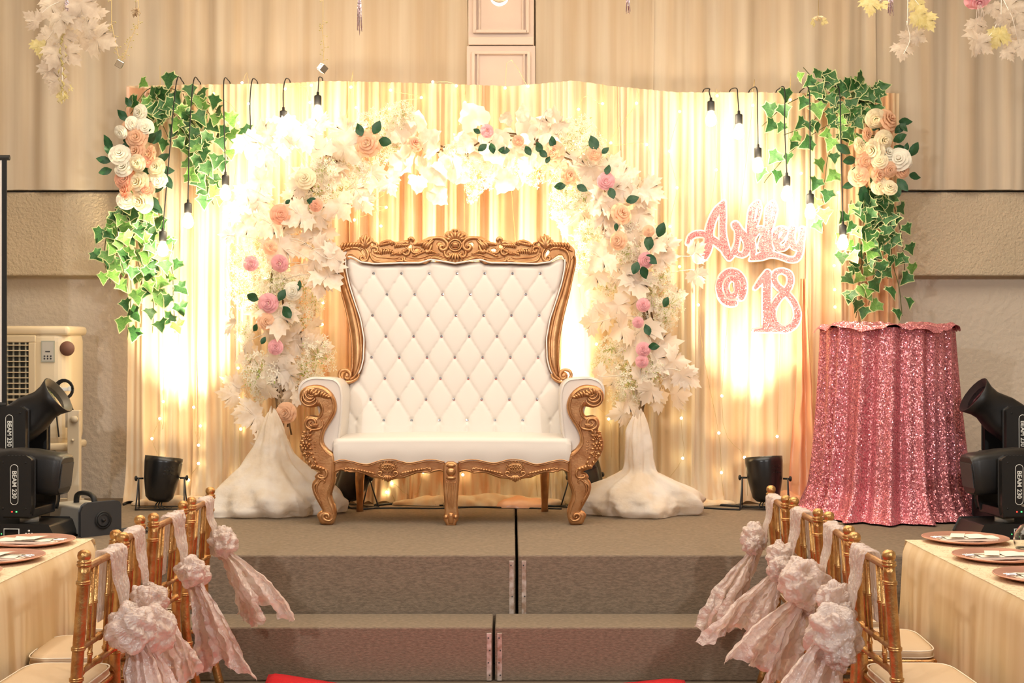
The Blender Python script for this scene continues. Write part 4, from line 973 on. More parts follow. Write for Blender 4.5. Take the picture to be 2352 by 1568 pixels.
roses = [(843, 328, 32, 'p', 0, -10), (955, 328, 20, 's', 20, 20), (1120, 300, 17, 'k', 0, 20), (1190, 323, 14, 's', 0, 0), (1270, 350, 27, 'p', 10, -10), (1310, 403, 22, 'p', 0, 30), (1392, 415, 22, 'k', 0, 0), (1430, 488, 26, 'p', 20, 10), (1418, 552, 22, 'p', 0, -30), (1485, 598, 20, 'k', 10, 10), (700, 408, 26, 'c', -10, 0), (645, 492, 24, 's', 0, 20), (575, 605, 19, 'k', 0, 0), (640, 606, 22, 'k', 20, 0), (615, 696, 25, 'k', 0, 0), (612, 738, 20, 'p', 0, 20), (632, 797, 19, 'k', 0, 0), (655, 948, 25, 'p', 0, -10), (1478, 700, 17, 'k', 0, 0), (1478, 802, 18, 'k', 0, 0), (1475, 830, 16, 'k', 0, 0), (1365, 352, 18, 'p', 0, 0), (620, 568, 17, 'p', 0, 0), (672, 668, 22, 'w', 0, 0), (1490, 530, 14, 'p', 0, 0), (725, 470, 16, 's', 0, 0), (1466, 740, 14, 'k', 0, 0)]
for (x, y, r, k, a_, b_r) in roses:
    yy = 8.80; r *= .86; link('rose', m_rose[k], ar, P(x, y, yy), (math.radians(a_), rn.uniform(0, 6), math.radians(b_r)), r*1.05*yy/F)
gl = [(830, 312, 110, 30), (858, 308, 65, 32), (868, 322, -15, 34), (1104, 306, 150, 18), (1118, 330, -140, 24), (1127, 328, -80, 24), (1172, 345, 180, 26), (1206, 335, -60, 24), (1243, 350, 120, 28), (1238, 345, -40, 24), (1270, 340, 95, 26), (1370, 345, 110, 36), (1382, 352, 40, 20), (1392, 400, 80, 24), (1400, 430, -70, 28), (1438, 462, 20, 30), (1416, 512, -90, 18), (1490, 575, 80, 36), (1484, 585, -40, 30), (1465, 600, -110, 30), (1476, 612, -70, 30), (1512, 545, 70, 34), (1525, 705, 60, 26), (595, 688, 160, 30), (640, 690, 60, 28), (648, 703, -50, 34), (680, 668, 80, 26), (590, 745, -130, 20), (1490, 795, 0, 26), (1492, 770, 110, 26), (704, 460, -10, 28), (1262, 358, -110, 18), (600, 790, 60, 18), (655, 468, 40, 14), (1300, 425, 190, 26), (1325, 425, -30, 26)]
for (x, y, a_, s) in gl:
    yy = 8.79; link('rose_leaf', m_oval, ar, P(x, y, yy), leaf_rot(a_, .4), (s*1.3*yy/F, s*1.1*yy/F, s*1.1*yy/F))
# tulle skirts over the two arch feet
def skirt(cx_, cy_, prof, seed, parent):
    def fn(u, v):
        a_ = u*2*PI; i = v*(len(prof)-1); j = min(int(i), len(prof)-2); r = lerp(prof[j][0], prof[j+1][0], i-j); z = lerp(prof[j][1], prof[j+1][1], i-j)
        q = Vector((math.cos(a_)*1.3, math.sin(a_)*1.3, seed))
        r *= 1+.10*math.sin(5*a_+seed+2*v)+.06*math.sin(13*a_+3*v*4)*(1-v) + .28*(1-v)*noise.noise(q+Vector((0, 0, z*5)))+.10*noise.noise(q*3+Vector((0, 0, z*12)))+.07*(1-v)**.5*(.5-abs(noise.noise(q*4.5+Vector((z*14, 3, z*22)))))
        zz = z*(1+.12*noise.noise(q*1.5)) + .03*noise.noise(q*3+Vector((0, 0, 7)))*(1-v)*(1 if v > 0 else 0)
        return (cx_+r*math.cos(a_)*1.12, cy_+r*math.sin(a_)*.85, SZ+max(.004, zz))
    o = MB().grid(fn, 96, 60).build('tulle_skirt', M['tulle'], parent)
    return o
pr = smooth([(.29, .0), (.335, .04), (.33, .09), (.29, .14), (.22, .19), (.14, .235), (.09, .27), (.078, .35), (.072, .45), (.058, .54), (.03, .61)], 4)
pl = smooth([(.33, .0), (.365, .05), (.33, .12), (.25, .21), (.16, .30), (.11, .38), (.08, .46), (.055, .54), (.03, .60), (.018, .62)], 4)
skirt(P(1462, 0, YA).x, YA-.19, pr, 3.1, ar); skirt(P(640, 0, YA).x-.01, YA-.19, pl, 7.7, ar)

# ---------------------------------------------------------------- ivy and roses at the backdrop's top corners
YI = 9.17
def ivy(name, label, vines, loc, seed, size=(34, 50), light=.2, Yi=YI, step=17, dense=()):
    rr_ = random.Random(seed); t = thing(name, label, 'ivy', P(loc[0], loc[1], Yi)); vm = MB(); L_ = []
    for vi, pts in enumerate(vines):
        sp = smooth(pts, 8); oy = rr_.uniform(-.03, .05)
        vm.tube([P(x, y, Yi+oy) for x, y in sp], .0028, 5); acc = 0; sd = 1
        for a_, b in zip(sp, sp[1:]):
            acc += math.hypot(b[0]-a_[0], b[1]-a_[1])
            if acc > step:
                acc = 0; sd = -sd; d = math.degrees(math.atan2(-(b[1]-a_[1]), b[0]-a_[0])); s = rr_.uniform(*size)
                out_ = rr_.uniform(6, 20)*sd; l = math.hypot(b[0]-a_[0], b[1]-a_[1]) or 1
                x = b[0]-(b[1]-a_[1])/l*out_; y = b[1]+(b[0]-a_[0])/l*out_
                L_.append((x, y, lerp(d, -90, .5)+rr_.uniform(-45, 45), s, oy-rr_.uniform(.01, .05)))
    for (x, y, r, k) in dense:
        for _ in range(k): 
            a_ = rr_.uniform(0, 6.28); q = r*math.sqrt(rr_.random()); L_.append((x+q*math.cos(a_), y+q*math.sin(a_), -90+rr_.uniform(-90, 90), rr_.uniform(*size), -rr_.uniform(0, .07)))
    rest = MB()
    for i, (x, y, a_, s, dy) in enumerate(L_):
        yy = Yi+dy; r_ = leaf_rot(a_, .6); sc_ = s*yy/F; me = m_ivy[2] if rr_.random() < light else m_ivy[i % 2]; c = P(x, y, yy)-(r_.to_matrix() @ Vector((0, 0, .4*sc_)))
        if i < 100: link('ivy_leaf', me, t, c, r_, sc_)
        else:
            Mx = Matrix.Translation(c) @ r_.to_matrix().to_4x4() @ Matrix.Scale(sc_, 4)
            for p in me.polygons: rest.add([Mx @ me.vertices[q].co for q in p.vertices], [tuple(range(len(p.vertices)))], p.material_index)
    if rest.v: o = rest.build('ivy_leaves', [M['ivy'], M['ivye']], t); o['kind'] = 'stuff'
    vm.build('vine', M['stemg'], t); return t
ivy('ivy_spray', 'spreading ivy spray at the backdrop\'s top left corner', [[(300, 262), (340, 205), (400, 205), (470, 230), (525, 280), (560, 310), (585, 330)], [(340, 215), (390, 250), (430, 320), (470, 380), (478, 470)], [(440, 205), (480, 260), (510, 310), (525, 375)], [(345, 240), (375, 290), (392, 330)],
     [(400, 300), (440, 330), (455, 380), (485, 450)], [(430, 260), (470, 330), (500, 390)], [(350, 210), (400, 240), (455, 290), (500, 330)], [(420, 215), (450, 290), (440, 380)], [(450, 340), (465, 400), (490, 470)]], (400, 200), 1, (32, 46), .35, step=20, dense=[(375, 245, 40, 9), (340, 235, 35, 4), (455, 370, 40, 4)])
ivy('ivy_garland', 'long ivy garland hanging below the roses at the left', [[(255, 490), (243, 550), (240, 600), (255, 650)], [(285, 480), (290, 560), (300, 640), (300, 700), (292, 780)], [(325, 470), (335, 540), (345, 620), (352, 700), (350, 765)], [(355, 500), (375, 560), (395, 620), (398, 690), (402, 765)], [(265, 480), (272, 560), (285, 630)], [(300, 490), (310, 570), (325, 640), (318, 700)], [(340, 490), (365, 550), (360, 640), (375, 670)], [(275, 500), (262, 570), (270, 640)]],
     (310, 470), 2, (32, 46), .5, step=19, dense=[(310, 495, 45, 12)])
ivy('ivy_spray', 'spreading ivy spray at the backdrop\'s top right corner', [[(1985, 235), (1935, 215), (1885, 195), (1845, 155)], [(1960, 235), (1885, 215), (1815, 235), (1750, 290)], [(1960, 260), (1880, 300), (1820, 345), (1770, 400), (1755, 420)], [(1940, 290), (1905, 350), (1895, 410), (1888, 470), (1890, 530)], [(1990, 240), (2020, 215), (1960, 180)], [(1950, 210), (1900, 190), (1860, 200)], [(1930, 250), (1890, 260), (1850, 290), (1800, 310)]],
     (1985, 235), 3, (30, 44), .25, step=20, dense=[(1975, 235, 60, 30), (1950, 290, 42, 12), (2000, 300, 40, 6), (1900, 205, 30, 4)])
ivy('ivy_garland', 'long ivy garland hanging below the roses at the right', [[(1995, 430), (1985, 500), (1975, 570), (1985, 640), (1965, 730)], [(2035, 430), (2045, 520), (2050, 600), (2065, 660), (2072, 725)], [(1955, 460), (1945, 530), (1950, 590), (1960, 650)], [(2010, 450), (2030, 540), (2010, 620), (1995, 700)], [(2050, 460), (2070, 540), (2078, 620)], [(1975, 450), (2000, 520), (2020, 580), (2040, 640)], [(2020, 440), (2000, 520), (1985, 580), (1975, 630)], [(1985, 640), (1960, 690), (1968, 720)]],
     (2015, 440), 4, (30, 42), .2, step=20, dense=[(2005, 480, 42, 14)])
def rose_bunch(label, rs, leaves, loc, nm='rose_bunch'):
    t = thing(nm, label, 'roses', P(loc[0], loc[1], 9.02))
    for (x, y, r, k) in rs: 
        yy = 9.0+rn.uniform(-.03, .04); r *= .9; link('rose', m_rose[k], t, P(x, y, yy), (rn.uniform(-.5, .5), rn.uniform(0, 6), rn.uniform(-.5, .5)), r*1.12*yy/F)
    for (x, y, a_, s) in leaves: yy = 9.05; link('rose_leaf', m_oval, t, P(x, y, yy), leaf_rot(a_, .5), s*1.15*yy/F)
    bm2 = MB()
    xs = [r[0] for r in rs]; ys = [r[1] for r in rs]
    bm2.tube(smooth([P(sum(xs)/len(xs), min(ys)-10, 9.13), P(sum(xs)/len(xs)+4, (min(ys)+max(ys))/2, 9.1), P(sum(xs)/len(xs), max(ys)+10, 9.12)], 6), .006, 6)
    for r in rs: bm2.tube([P(r[0], r[1], 9.02), P(lerp(r[0], sum(xs)/len(xs), .6), r[1]+6, 9.11)], .003, 5)
    bm2.build('stem', M['stemg'], t)
rose_bunch('column of peach, white and salmon roses at the backdrop\'s left edge', [(318, 258, 18, 'w'), (305, 283, 15, 'w'), (292, 292, 15, 'p'), (332, 292, 20, 'w'), (312, 313, 24, 'p'), (275, 305, 15, 'w'), (310, 346, 21, 'p'), (342, 352, 17, 'p'), (274, 352, 23, 'w'), (282, 382, 21, 'w'), (313, 375, 19, 'c'), (356, 383, 21, 'c'), (285, 410, 22, 's'), (315, 418, 25, 'c'), (362, 415, 20, 'w'), (283, 436, 18, 's'), (322, 462, 28, 'c'), (290, 458, 20, 'w'), (340, 370, 13, 's'), (335, 435, 18, 's')],
    [(300, 245, 120, 24), (292, 278, 130, 30), (285, 275, 100, 22), (350, 330, 60, 34), (335, 325, 20, 36), (290, 330, 110, 26), (255, 345, 110, 34), (258, 388, -160, 30), (255, 370, 170, 30), (360, 370, 30, 30), (365, 390, 0, 32), (375, 400, -60, 34), (310, 400, -120, 36), (325, 395, 20, 38), (350, 440, 40, 32), (345, 450, -60, 34), (265, 355, 150, 30), (335, 410, -70, 28), (350, 465, -50, 30), (300, 330, 200, 24), (322, 300, 0, 28)], (310, 250))
rose_bunch('cluster of cream and peach roses at the backdrop\'s right edge', [(2012, 274, 22, 'c'), (2045, 272, 24, 'p'), (2042, 290, 18, 'p'), (2032, 322, 22, 'c'), (1978, 333, 18, 'c'), (2003, 346, 26, 'c'), (1995, 308, 15, 'p'), (2040, 350, 20, 'w'), (2064, 364, 25, 'w'), (1988, 370, 20, 'p'), (1972, 404, 22, 'p'), (2020, 402, 18, 'p'), (2046, 390, 17, 'p'), (2076, 392, 17, 'p'), (2022, 428, 19, 'c'), (2044, 428, 18, 'c'), (2085, 370, 14, 'w'), (2020, 368, 18, 'c')],
    [(2065, 278, 0, 30), (2068, 282, -60, 24), (2055, 305, 40, 30), (2055, 335, -30, 38), (2050, 325, 20, 34), (1955, 352, 150, 36), (1970, 365, 190, 34), (1990, 360, 70, 26), (2090, 360, 60, 34), (2090, 400, -10, 30), (2060, 410, -50, 34), (2000, 400, -60, 34), (1985, 425, -90, 36), (1965, 420, 200, 28), (2080, 350, 80, 20), (2030, 415, -40, 28), (1985, 385, 190, 26), (2005, 300, 60, 30), (1990, 440, -70, 30), (2060, 425, -80, 28)], (2020, 250))
# ---------------------------------------------------------------- stage lights (floor cans)
def local(mb, name, mats, parent, loc=(0, 0, 0), rot=None):
    """build a mesh in its own frame and hang it on a parent that sits at its own origin"""
    o = bpy.data.objects.new(name, mb.mesh(name, mats)); col.objects.link(o); o.parent = parent; o.location = loc
    if rot: o.rotation_euler = rot
    return o
def par_can(label, x, y, rz, tilt, lean, energy, spot, lightcol=(1, .82, .55), blend=.8):
    t = thing('stage_light', label, 'stage light', (x, y, SZ), 'floor stage lights before the backdrop'); t.rotation_euler = (0, 0, rz)
    R_ = Matrix.Rotation(-rz, 3, 'Z') @ Matrix.Rotation(lean, 3, 'Y') @ Matrix.Rotation(tilt, 3, 'X'); C_ = Vector((0, 0, .195))
    b = MB(); b.lathe([(.03, -.15), (.06, -.145), (.085, -.12), (.098, -.06), (.104, -.03), (.110, .0), (.118, .10), (.118, .135), (.110, .135), (.106, .06), (.10, .05)], C_, 32, M=R_, cap=True)
    local(b, 'housing', M['blackm'], t)
    b = MB()
    for k in range(3):
        for j in range(4):
            a_ = math.radians(-70+j*9); Mx = Matrix.Translation(C_) @ (R_ @ Matrix.Rotation(a_, 3, 'Z')).to_4x4()
            b.box((.1165, 0, .03+k*.022), (.003, .013, .005), M=Mx)
    local(b, 'vent_slots', M['rubber'], t)
    b = MB(); b.lathe([(.0001, .052), (.10, .052), (.10, .056), (.0001, .058)], C_, 24, M=R_); local(b, 'lens', M['fairy'], t)
    for s in (-1, 1):
        h = MB(); h.tube([(s*.112, 0, .235-.04), (s*.165, 0, .195)], .006, 8); h.lathe([(.012, 0), (.017, .003), (.017, .012), (.010, .016)], (s*.150, 0, .195), 10, M=Matrix.Rotation(s*PI/2, 3, 'Y')); local(h, 'knob', M['rubber'], t)
        h = MB()
        for q in (-.07, .07): h.tube([(s*.142, 0, .20), (s*.145, q*.5, .10), (s*.150, q, .008)], .0045, 6)
        h.tube([(s*.150, -.07, .008), (s*.150, .07, .008)], .006, 6); local(h, 'bracket_leg', M['dgrey'], t)
    h = MB(); h.box((0, -.07, .008), (.30, .02, .006)); h.box((0, .07, .008), (.30, .02, .006)); local(h, 'bracket_foot', M['blackm'], t)
    h = MB()
    for k in range(3): h.tube(smooth([(.01*k-.01, -.02, .06), (.02*k-.03, -.05-.01*k, .03), (.03*k-.02, -.06, .006), (.06, -.02+.02*k, .006)], 5), .004, 6)
    local(h, 'cable_tail', M['rubber'], t)
    d = bpy.data.lights.new('beam', 'SPOT'); d.energy = energy; d.color = lightcol; d.spot_size = math.radians(spot); d.spot_blend = blend; d.shadow_soft_size = .05
    lo = bpy.data.objects.new('beam', d); col.objects.link(lo); lo.parent = t
    ax = R_ @ Vector((0, 0, 1)); lo.location = C_+ax*.10; lo.rotation_euler = (-ax).to_track_quat('Z', 'Y').to_euler()
    return t
YC = 8.99
par_can('black floor stage light at the left, shining up the cream drape', P(371, 0, YC).x, YC, .1, -.10, .10, 560, 66)
par_can('black floor stage light at the right, beneath the glitter sign', P(1757, 0, YC).x, YC, -.25, -.12, -.05, 430, 62)
par_can('black floor stage light behind the throne\'s left legs', P(815, 0, 9.08).x, 9.07, -.75, -.11, .48, 1000, 60)
par_can('black floor stage light behind the throne\'s right leg', P(1345, 0, 9.08).x, 9.13, .75, -.09, -.34, 900, 60)

# cables lying along the drape feet
def cable(label, pts, r=.006, z=None, mat='rubber', name='cable', yj=0):
    ps = [Vector((P(x, y, (CZ-SZ-r)*F/(y-CY)).x, (CZ-SZ-r)*F/(y-CY), SZ+r)) for x, y in pts]
    return tag(MB().tube(smooth(ps, 6), r, 6).build(name, M[mat]), label, 'cable')
cable('black cable from the far left along the drape foot', [(284, 1158), (300, 1152), (340, 1156), (420, 1158), (500, 1153), (530, 1156)], .008)
cable('pair cable running under the throne to its right', [(860, 1160), (920, 1156), (1000, 1160), (1100, 1156), (1200, 1160), (1300, 1162), (1345, 1158)], .007)
cable('thinner cable crossing under the throne in front of the other', [(830, 1168), (900, 1166), (1010, 1167), (1090, 1164), (1180, 1166), (1290, 1168)], .005)
cable('black cable from the arch base to the right stage light', [(1560, 1160), (1590, 1153), (1640, 1158), (1700, 1162), (1760, 1166), (1870, 1160)], .008)
cable('thin black cable looping beside the right arch base', [(1570, 1152), (1600, 1150), (1615, 1157), (1590, 1162), (1620, 1166), (1700, 1170)], .006)
mb = MB()
for k in range(7):
    a_ = [(P(302, 0, 7.9).x+(.07+.006*k)*math.cos(q)*1.1, 7.90+(.06+.006*k)*math.sin(q), SZ+.004+.004*(k % 3)+.003*math.sin(3*q+k)) for q in [2*PI*i/24 for i in range(25)]]
    mb.tube(a_, .0035, 5)
mb.tube([(P(302, 0, 7.9).x-.02, 7.88, SZ+.006), (P(302, 0, 7.9).x-.09, 7.96, SZ+.007), (P(278, 0, 7.9).x, 7.9, SZ+.008)], .004, 5)
tag(mb.build('cable_coil', M['dgrey']), 'grey coiled cable lying on the stage left of the throne', 'cable')

# ---------------------------------------------------------------- sequin covered cocktail table
sxp = P(2037, 0, 8.68).x; TY = 8.68; TZ = P(0, 752, TY-.2).z
st_ = thing('cocktail_table', 'round cocktail table under a floor-length pink sequin cloth', 'table', (sxp, TY, SZ))
def seq(u, v):
    a_ = u*2*PI; t = 1-v; r = .385+.02*t+.045*t**2+(.05*max(0, t-.85)/.15 if t > .85 else 0)
    fold = .012+.030*t
    r += fold*math.sin(17*a_+1.5*math.sin(2*a_)+.6*t)+fold*.5*math.sin(29*a_+2*t+1)
    r += .03*t*math.sin(3*a_+1)
    z = lerp(SZ+.012, TZ, v)
    if t > .96: r += .03*(t-.96)/.04; 
    return (sxp+r*math.cos(a_), TY+r*math.sin(a_), z)
MB().grid(seq, 420, 70).build('sequin_cloth', M['pinkseq'], st_)
def tops(u, v):
    a_ = u*2*PI; r = .425*(1-v)+.0005; n_ = noise.noise(Vector((math.cos(a_)*3*(1-v), math.sin(a_)*3*(1-v), 2)))
    z = TZ+.008+.032*max(0, n_+.25)*(1 if v < .95 else .8)+.012*noise.noise(Vector((math.cos(a_)*11*(1-v), math.sin(a_)*11*(1-v), 5)))
    if v < .08: z -= .045*(1-v/.08)*(.6+.6*noise.noise(Vector((math.cos(a_)*3, math.sin(a_)*3, 9)))); 
    return (sxp+r*math.cos(a_)*(1+.03*math.sin(9*a_)), TY+r*math.sin(a_), z)
MB().grid(tops, 160, 40).build('gathered_top_cloth', M['pinkseq'], st_)

# ---------------------------------------------------------------- moving head lights
cap = lambda s: text_mesh(s, .034, .0004, M['white'])
badge_txt = cap('BEAM 230')
def oval_ring(w_, h_, th):
    mb = MB(); pts = []
    for i in range(28):
        a_ = 2*PI*i/28; x = w_/2*math.cos(a_); z = (h_/2-w_/2)*(1 if math.sin(a_) > 0 else -1)+w_/2*math.sin(a_)
        pts.append((x, 0, z))
    mb.tube(pts+[pts[0]], th, 6, cap=False); return mb
def moving_head(label, loc, rz, tilt, side):
    """side = +1: the head points towards +X; a yoke plate faces the camera (-Y)"""
    t = thing('moving_head_light', label, 'moving head light', loc, 'moving head lights beside the stage'); t.rotation_euler = (0, 0, rz)
    # base with sloped shoulders
    b = MB(); w2, d2 = .20, .17
    prof = [(-w2, 0), (w2, 0), (w2+.01, .03), (w2-.025, .095), (-w2+.025, .095), (-w2-.01, .03)]
    b.prism(prof, lambda p: Vector((p[0], -d2, p[1])), lambda p: Vector((p[0], d2, p[1])))
    base = bevel(local(b, 'base', M['black'], t), .008, 2)
    b = MB(); b.box((side*.02, -d2-.001, .05), (.085, .003, .058)); local(b, 'display_frame', M['white'], base)
    b = MB(); b.box((side*.02, -d2-.0035, .05), (.076, .003, .050)); local(b, 'display', M['blackg'], base)
    for (dx, dz) in ((0, 0), (.016, 0), (-.016, 0), (0, .016), (0, -.016)):
        b = MB(); b.lathe([(.006, 0), (.0055, .003), (.0001, .0035)], (0, 0, 0), 10, M=Matrix.Rotation(PI/2, 3, 'X')); local(b, 'button', M['white'], base, (side*.02+.095+dx, -d2-.001, .052+dz))
    b = MB(); b.ball((side*.02-.055, -d2-.002, .05), .003, 6); local(b, 'status_light', M['greenled'], base)
    b = MB(); b.lathe([(.05, .094), (.05, .125)], n=20); b.lathe([(.03, .12), (.03, .14)], n=16); local(b, 'pan_joint', M['greym'], t)
    # yoke
    y = MB()
    for s in (-1, 1):
        pr_ = [(-.075, .15), (.075, .15), (.085, .20), (.085, .44), (.06, .455), (-.06, .455), (-.085, .44), (-.085, .20)]
        y.prism(pr_, lambda p: Vector((p[0], s*.155-.027, p[1])), lambda p: Vector((p[0], s*.155+.027, p[1])))
    y.box((0, 0, .155), (.15, .32, .05)); yo = bevel(local(y, 'yoke', M['black'], t), .007, 2)
    b = MB()
    for k in range(6): b.box((-.05+k*.02, -.155, .457), (.009, .04, .004))
    local(b, 'vent_slots', M['dgrey'], yo)
    b = MB()
    for x_, z_ in ((-.062, .425), (.062, .425), (-.062, .185), (.062, .185)): b.lathe([(.006, 0), (.0045, .0025), (.0001, .0025)], (x_, -.182, z_), 8, M=Matrix.Rotation(PI/2, 3, 'X'))
    local(b, 'screws', M['rubber'], yo)
    ring_ = local(oval_ring(.042, .21, .0016), 'badge_outline', M['white'], yo, (0, -.183, .31))
    tx = bpy.data.objects.new('badge_lettering', badge_txt); col.objects.link(tx); tx.parent = yo; tx.location = (0, -.1835, .31); tx.rotation_euler = (PI/2, PI/2, 0)
    for dx, mt in ((-.012, 'redled'), (.012, 'greenled')):
        b = MB(); b.box((dx, -.183, .168), (.007, .003, .006)); local(b, 'status_light', M[mt], yo)
    # head
    hd = bpy.data.objects.new('head', None)
    b = MB(); secs = [(-.205, .094, .084), (-.20, .104, .094), (-.165, .112, .100), (-.12, .112, .10), (-.02, .118, .105), (.08, .112, .098), (.16, .095, .09), (.21, .10, .10), (.26, .118, .118), (.262, .11, .11), (.20, .06, .06)]
    vs = []; N_ = 20
    for x_, rz_, ry_ in secs:
        for j in range(N_):
            a_ = 2*PI*j/N_; c_, s_ = math.cos(a_), math.sin(a_); e = .38 if x_ < -.1 else (.55 if x_ < .12 else 1)
            vs.append((side*x_, ry_*math.copysign(abs(c_)**e, c_), rz_*math.copysign(abs(s_)**e, s_)))
    fs = [(i*N_+j, i*N_+(j+1) % N_, (i+1)*N_+(j+1) % N_, (i+1)*N_+j) for i in range(len(secs)-1) for j in range(N_)]+[tuple(range(N_)), tuple(range((len(secs)-1)*N_, len(secs)*N_))]
    b.add(vs, fs, 0, True); b.s[-2:] = [False, False]
    h = local(b, 'head', M['black'], t, (0, 0, .37), (0, -side*tilt, 0))
    b = MB(); b.lathe([(.0001, 0), (.075, 0), (.085, -.006)], (0, 0, 0), 24, M=Matrix.Rotation(side*PI/2, 3, 'Y')); local(b, 'lens', M['blackg'], h, (side*.235, 0, 0))
    b = MB()
    for k in range(7): b.box((side*(-.19+k*.018), 0, .098+.0012*k), (.008, .10, .006))
    local(b, 'vent_slots', M['dgrey'], h)
    b = MB(); b.box((side*-.207, 0, 0), (.006, .15, .13)); local(b, 'rear_cap', M['dgrey'], h)
    return t
Yn = 7.62
moving_head('black moving head light low at the left edge, head level, behind the table', (P(50, 0, 7.5).x, Yn, SZ+.0), -.10, .12, -1)
moving_head('black moving head light low at the right edge, head level, behind the table', (P(2325, 0, 7.5).x, Yn, SZ+.0), .08, .12, 1)
for px, lab, s in ((40, 'black moving head light raised on a case at the left, head tilted up', 1), (2330, 'black moving head light raised on a case at the right, head tilted up', -1)):
    x = P(px, 0, 8.02).x+(-.02 if s > 0 else .02)
    fc = thing('flight_case', 'black equipment case under the raised moving head at the '+('left' if s > 0 else 'right'), 'case', (x-s*.15, 8.22, SZ))
    b = MB(); b.box((0, 0, .115), (.54, .46, .21)); bevel(local(b, 'case_body', M['dgrey'] if 0 else M['black'], fc), .012, 2)
    b = MB()
    for sx_ in (-1, 1):
        for sy_ in (-1, 1): b.box((sx_*.26, sy_*.22, .115), (.024, .024, .222))
    local(b, 'corner_trim', M['dgrey'], fc)
    b = MB(); b.box((-s*.02 if s > 0 else .02, -.234, .13), (.12, .004, .05)); local(b, 'label_plate', M['white'], fc)
    moving_head(lab, (x, 8.16, SZ+.232), -s*.06, .62, s)

# ---------------------------------------------------------------- fog machine
t = thing('fog_machine', 'grey and black fog machine with a carry handle on the stage, left', 'fog machine', (P(203, 0, 7.78).x-.03, 7.86, SZ)); t.rotation_euler = (0, 0, .80)
b = MB(); b.box((0, .05, .085), (.22, .34, .15)); bevel(local(b, 'housing', M['greym'], t), .012, 3)
b = MB(); pr_ = [(-.115, .0), (.115, 0), (.115, .15), (.108, .165), (.095, .172), (-.080, .172), (-.100, .160), (-.115, .13)]
b.prism(pr_, lambda p: Vector((p[0], -.15, p[1]+.005)), lambda p: Vector((p[0], -.12, p[1]+.005))); fp_ = bevel(local(b, 'front_panel', M['dgrey'], t), .008, 2)
b = MB()
for r_ in (.05, .038, .012): b.lathe([(r_-.003, 0), (r_, .004), (r_-.006, .006)], (.01, -.152, .085), 24, M=Matrix.Rotation(PI/2, 3, 'X'), cap=False)
b.lathe([(.008, 0), (.008, .014), (.0001, .014)], (.01, -.152, .085), 10, M=Matrix.Rotation(PI/2, 3, 'X')); local(b, 'nozzle', M['rubber'], fp_)
b = MB(); b.tube(smooth([(0, -.08, .155), (0, -.07, .20), (0, -.02, .218), (0, .06, .218), (0, .11, .20), (0, .12, .155)], 6), .013, 10, 0, 1.3); local(b, 'handle', M['rubber'], t)
b = MB(); b.tube(smooth([(-.11, .15, .14), (-.20, .12, .15), (-.24, .08, .05), (-.22, -.03, .006)], 6), .005, 6); local(b, 'power_cord', M['cream'], t)

# ---------------------------------------------------------------- air cooler with its stand post
ax0, ax1 = -3.75, P(176, 0, 9.15).x; ay0, ay1 = 8.98, 9.36; az0, az1 = P(0, 1030, 8.98).z, P(0, 752, 8.98).z
t = thing('air_cooler', 'cream evaporative air cooler with louvred grille at the left wall', 'air cooler', ((ax0+ax1)/2, (ay0+ay1)/2, SZ))
o = MB().box(((ax0+ax1)/2, (ay0+ay1)/2, (az0+az1)/2), (ax1-ax0, ay1-ay0, az1-az0)).build('cabinet', M['cream'], t); bevel(o, .09, 6)
o2 = MB().box(((ax0+ax1)/2, (ay0+ay1)/2, az1-.02), (ax1-ax0+.012, ay1-ay0+.012, .06)).build('top_cap', M['cream'], t); bevel(o2, .025, 4)
o2 = MB().box(((ax0+ax1)/2, (ay0+ay1)/2, az0+.01), (ax1-ax0+.012, ay1-ay0+.012, .05)).build('bottom_rim', M['cream'], t); bevel(o2, .02, 3)
gx0, gx1, gz0, gz1 = P(-60, 0, 8.97).x, P(66, 0, 8.97).x, P(0, 936, 8.97).z, P(0, 786, 8.97).z
fr_ = MB()
for (c, d) in ((((gx0+gx1)/2, 8.972, gz1+.022), (gx1-gx0+.09, .02, .045)), (((gx0+gx1)/2, 8.972, gz0-.022), (gx1-gx0+.09, .02, .045)), ((gx1+.022, 8.972, (gz0+gz1)/2), (.045, .02, gz1-gz0))): fr_.box(c, d)
o = fr_.build('grille_frame', M['cream'], t); bevel(o, .006, 2)
MB().box(((gx0+gx1)/2, 8.978, (gz0+gz1)/2), (gx1-gx0, .006, gz1-gz0)).build('grille_recess', M['grille'], t)
g_ = MB()
for k in range(12): z = lerp(gz0, gz1, (k+.5)/12); g_.box(((gx0+gx1)/2, 8.962, z), (gx1-gx0, .016, .006 if k > 2 else .012))
g_.build('louvres', M['cream'], t)
g_ = MB()
for k in range(9): g_.box((lerp(gx0, gx1, (k+.5)/9), 8.972, (gz0+gz1)/2), (.010, .008, gz1-gz0))
g_.build('vertical_vanes', M['panel'], t)
cpx, cpz = P(110, 0, 8.975).x, P(0, 807, 8.975).z
c_ = MB().box((cpx, 8.976, cpz), (.085, .008, .135)).build('control_panel', M['panel'], t)
MB().box((cpx, 8.9715, cpz), (.07, .003, .12)).build('panel_face', M['greym'], c_)
for i in range(3):
    for j in range(2): MB().lathe([(.006, 0), (.005, .003), (.0001, .003)], (cpx-.02+i*.02, 8.970, cpz-.045+j*.016), 8, M=Matrix.Rotation(PI/2, 3, 'X')).build('button', M['dgrey'], c_)
MB().box((cpx, 8.9695, cpz+.0), (.03, .002, .008)).build('button', M['dgrey'], c_)
bz, bx_, by_ = P(0, 800, 9.1).z, ax1+.001, 9.14
MB().lathe([(.047, 0), (.047, .004), (.0001, .005)], (P(157, 0, 9.0).x-.0, 8.978, bz), 24, M=Matrix.Rotation(PI/2, 3, 'X')).build('round_badge', M['brown'], t)
cx0 = P(165, 0, 9.1).x; cz0 = P(0, 892, 9.1).z
m_ = MB()
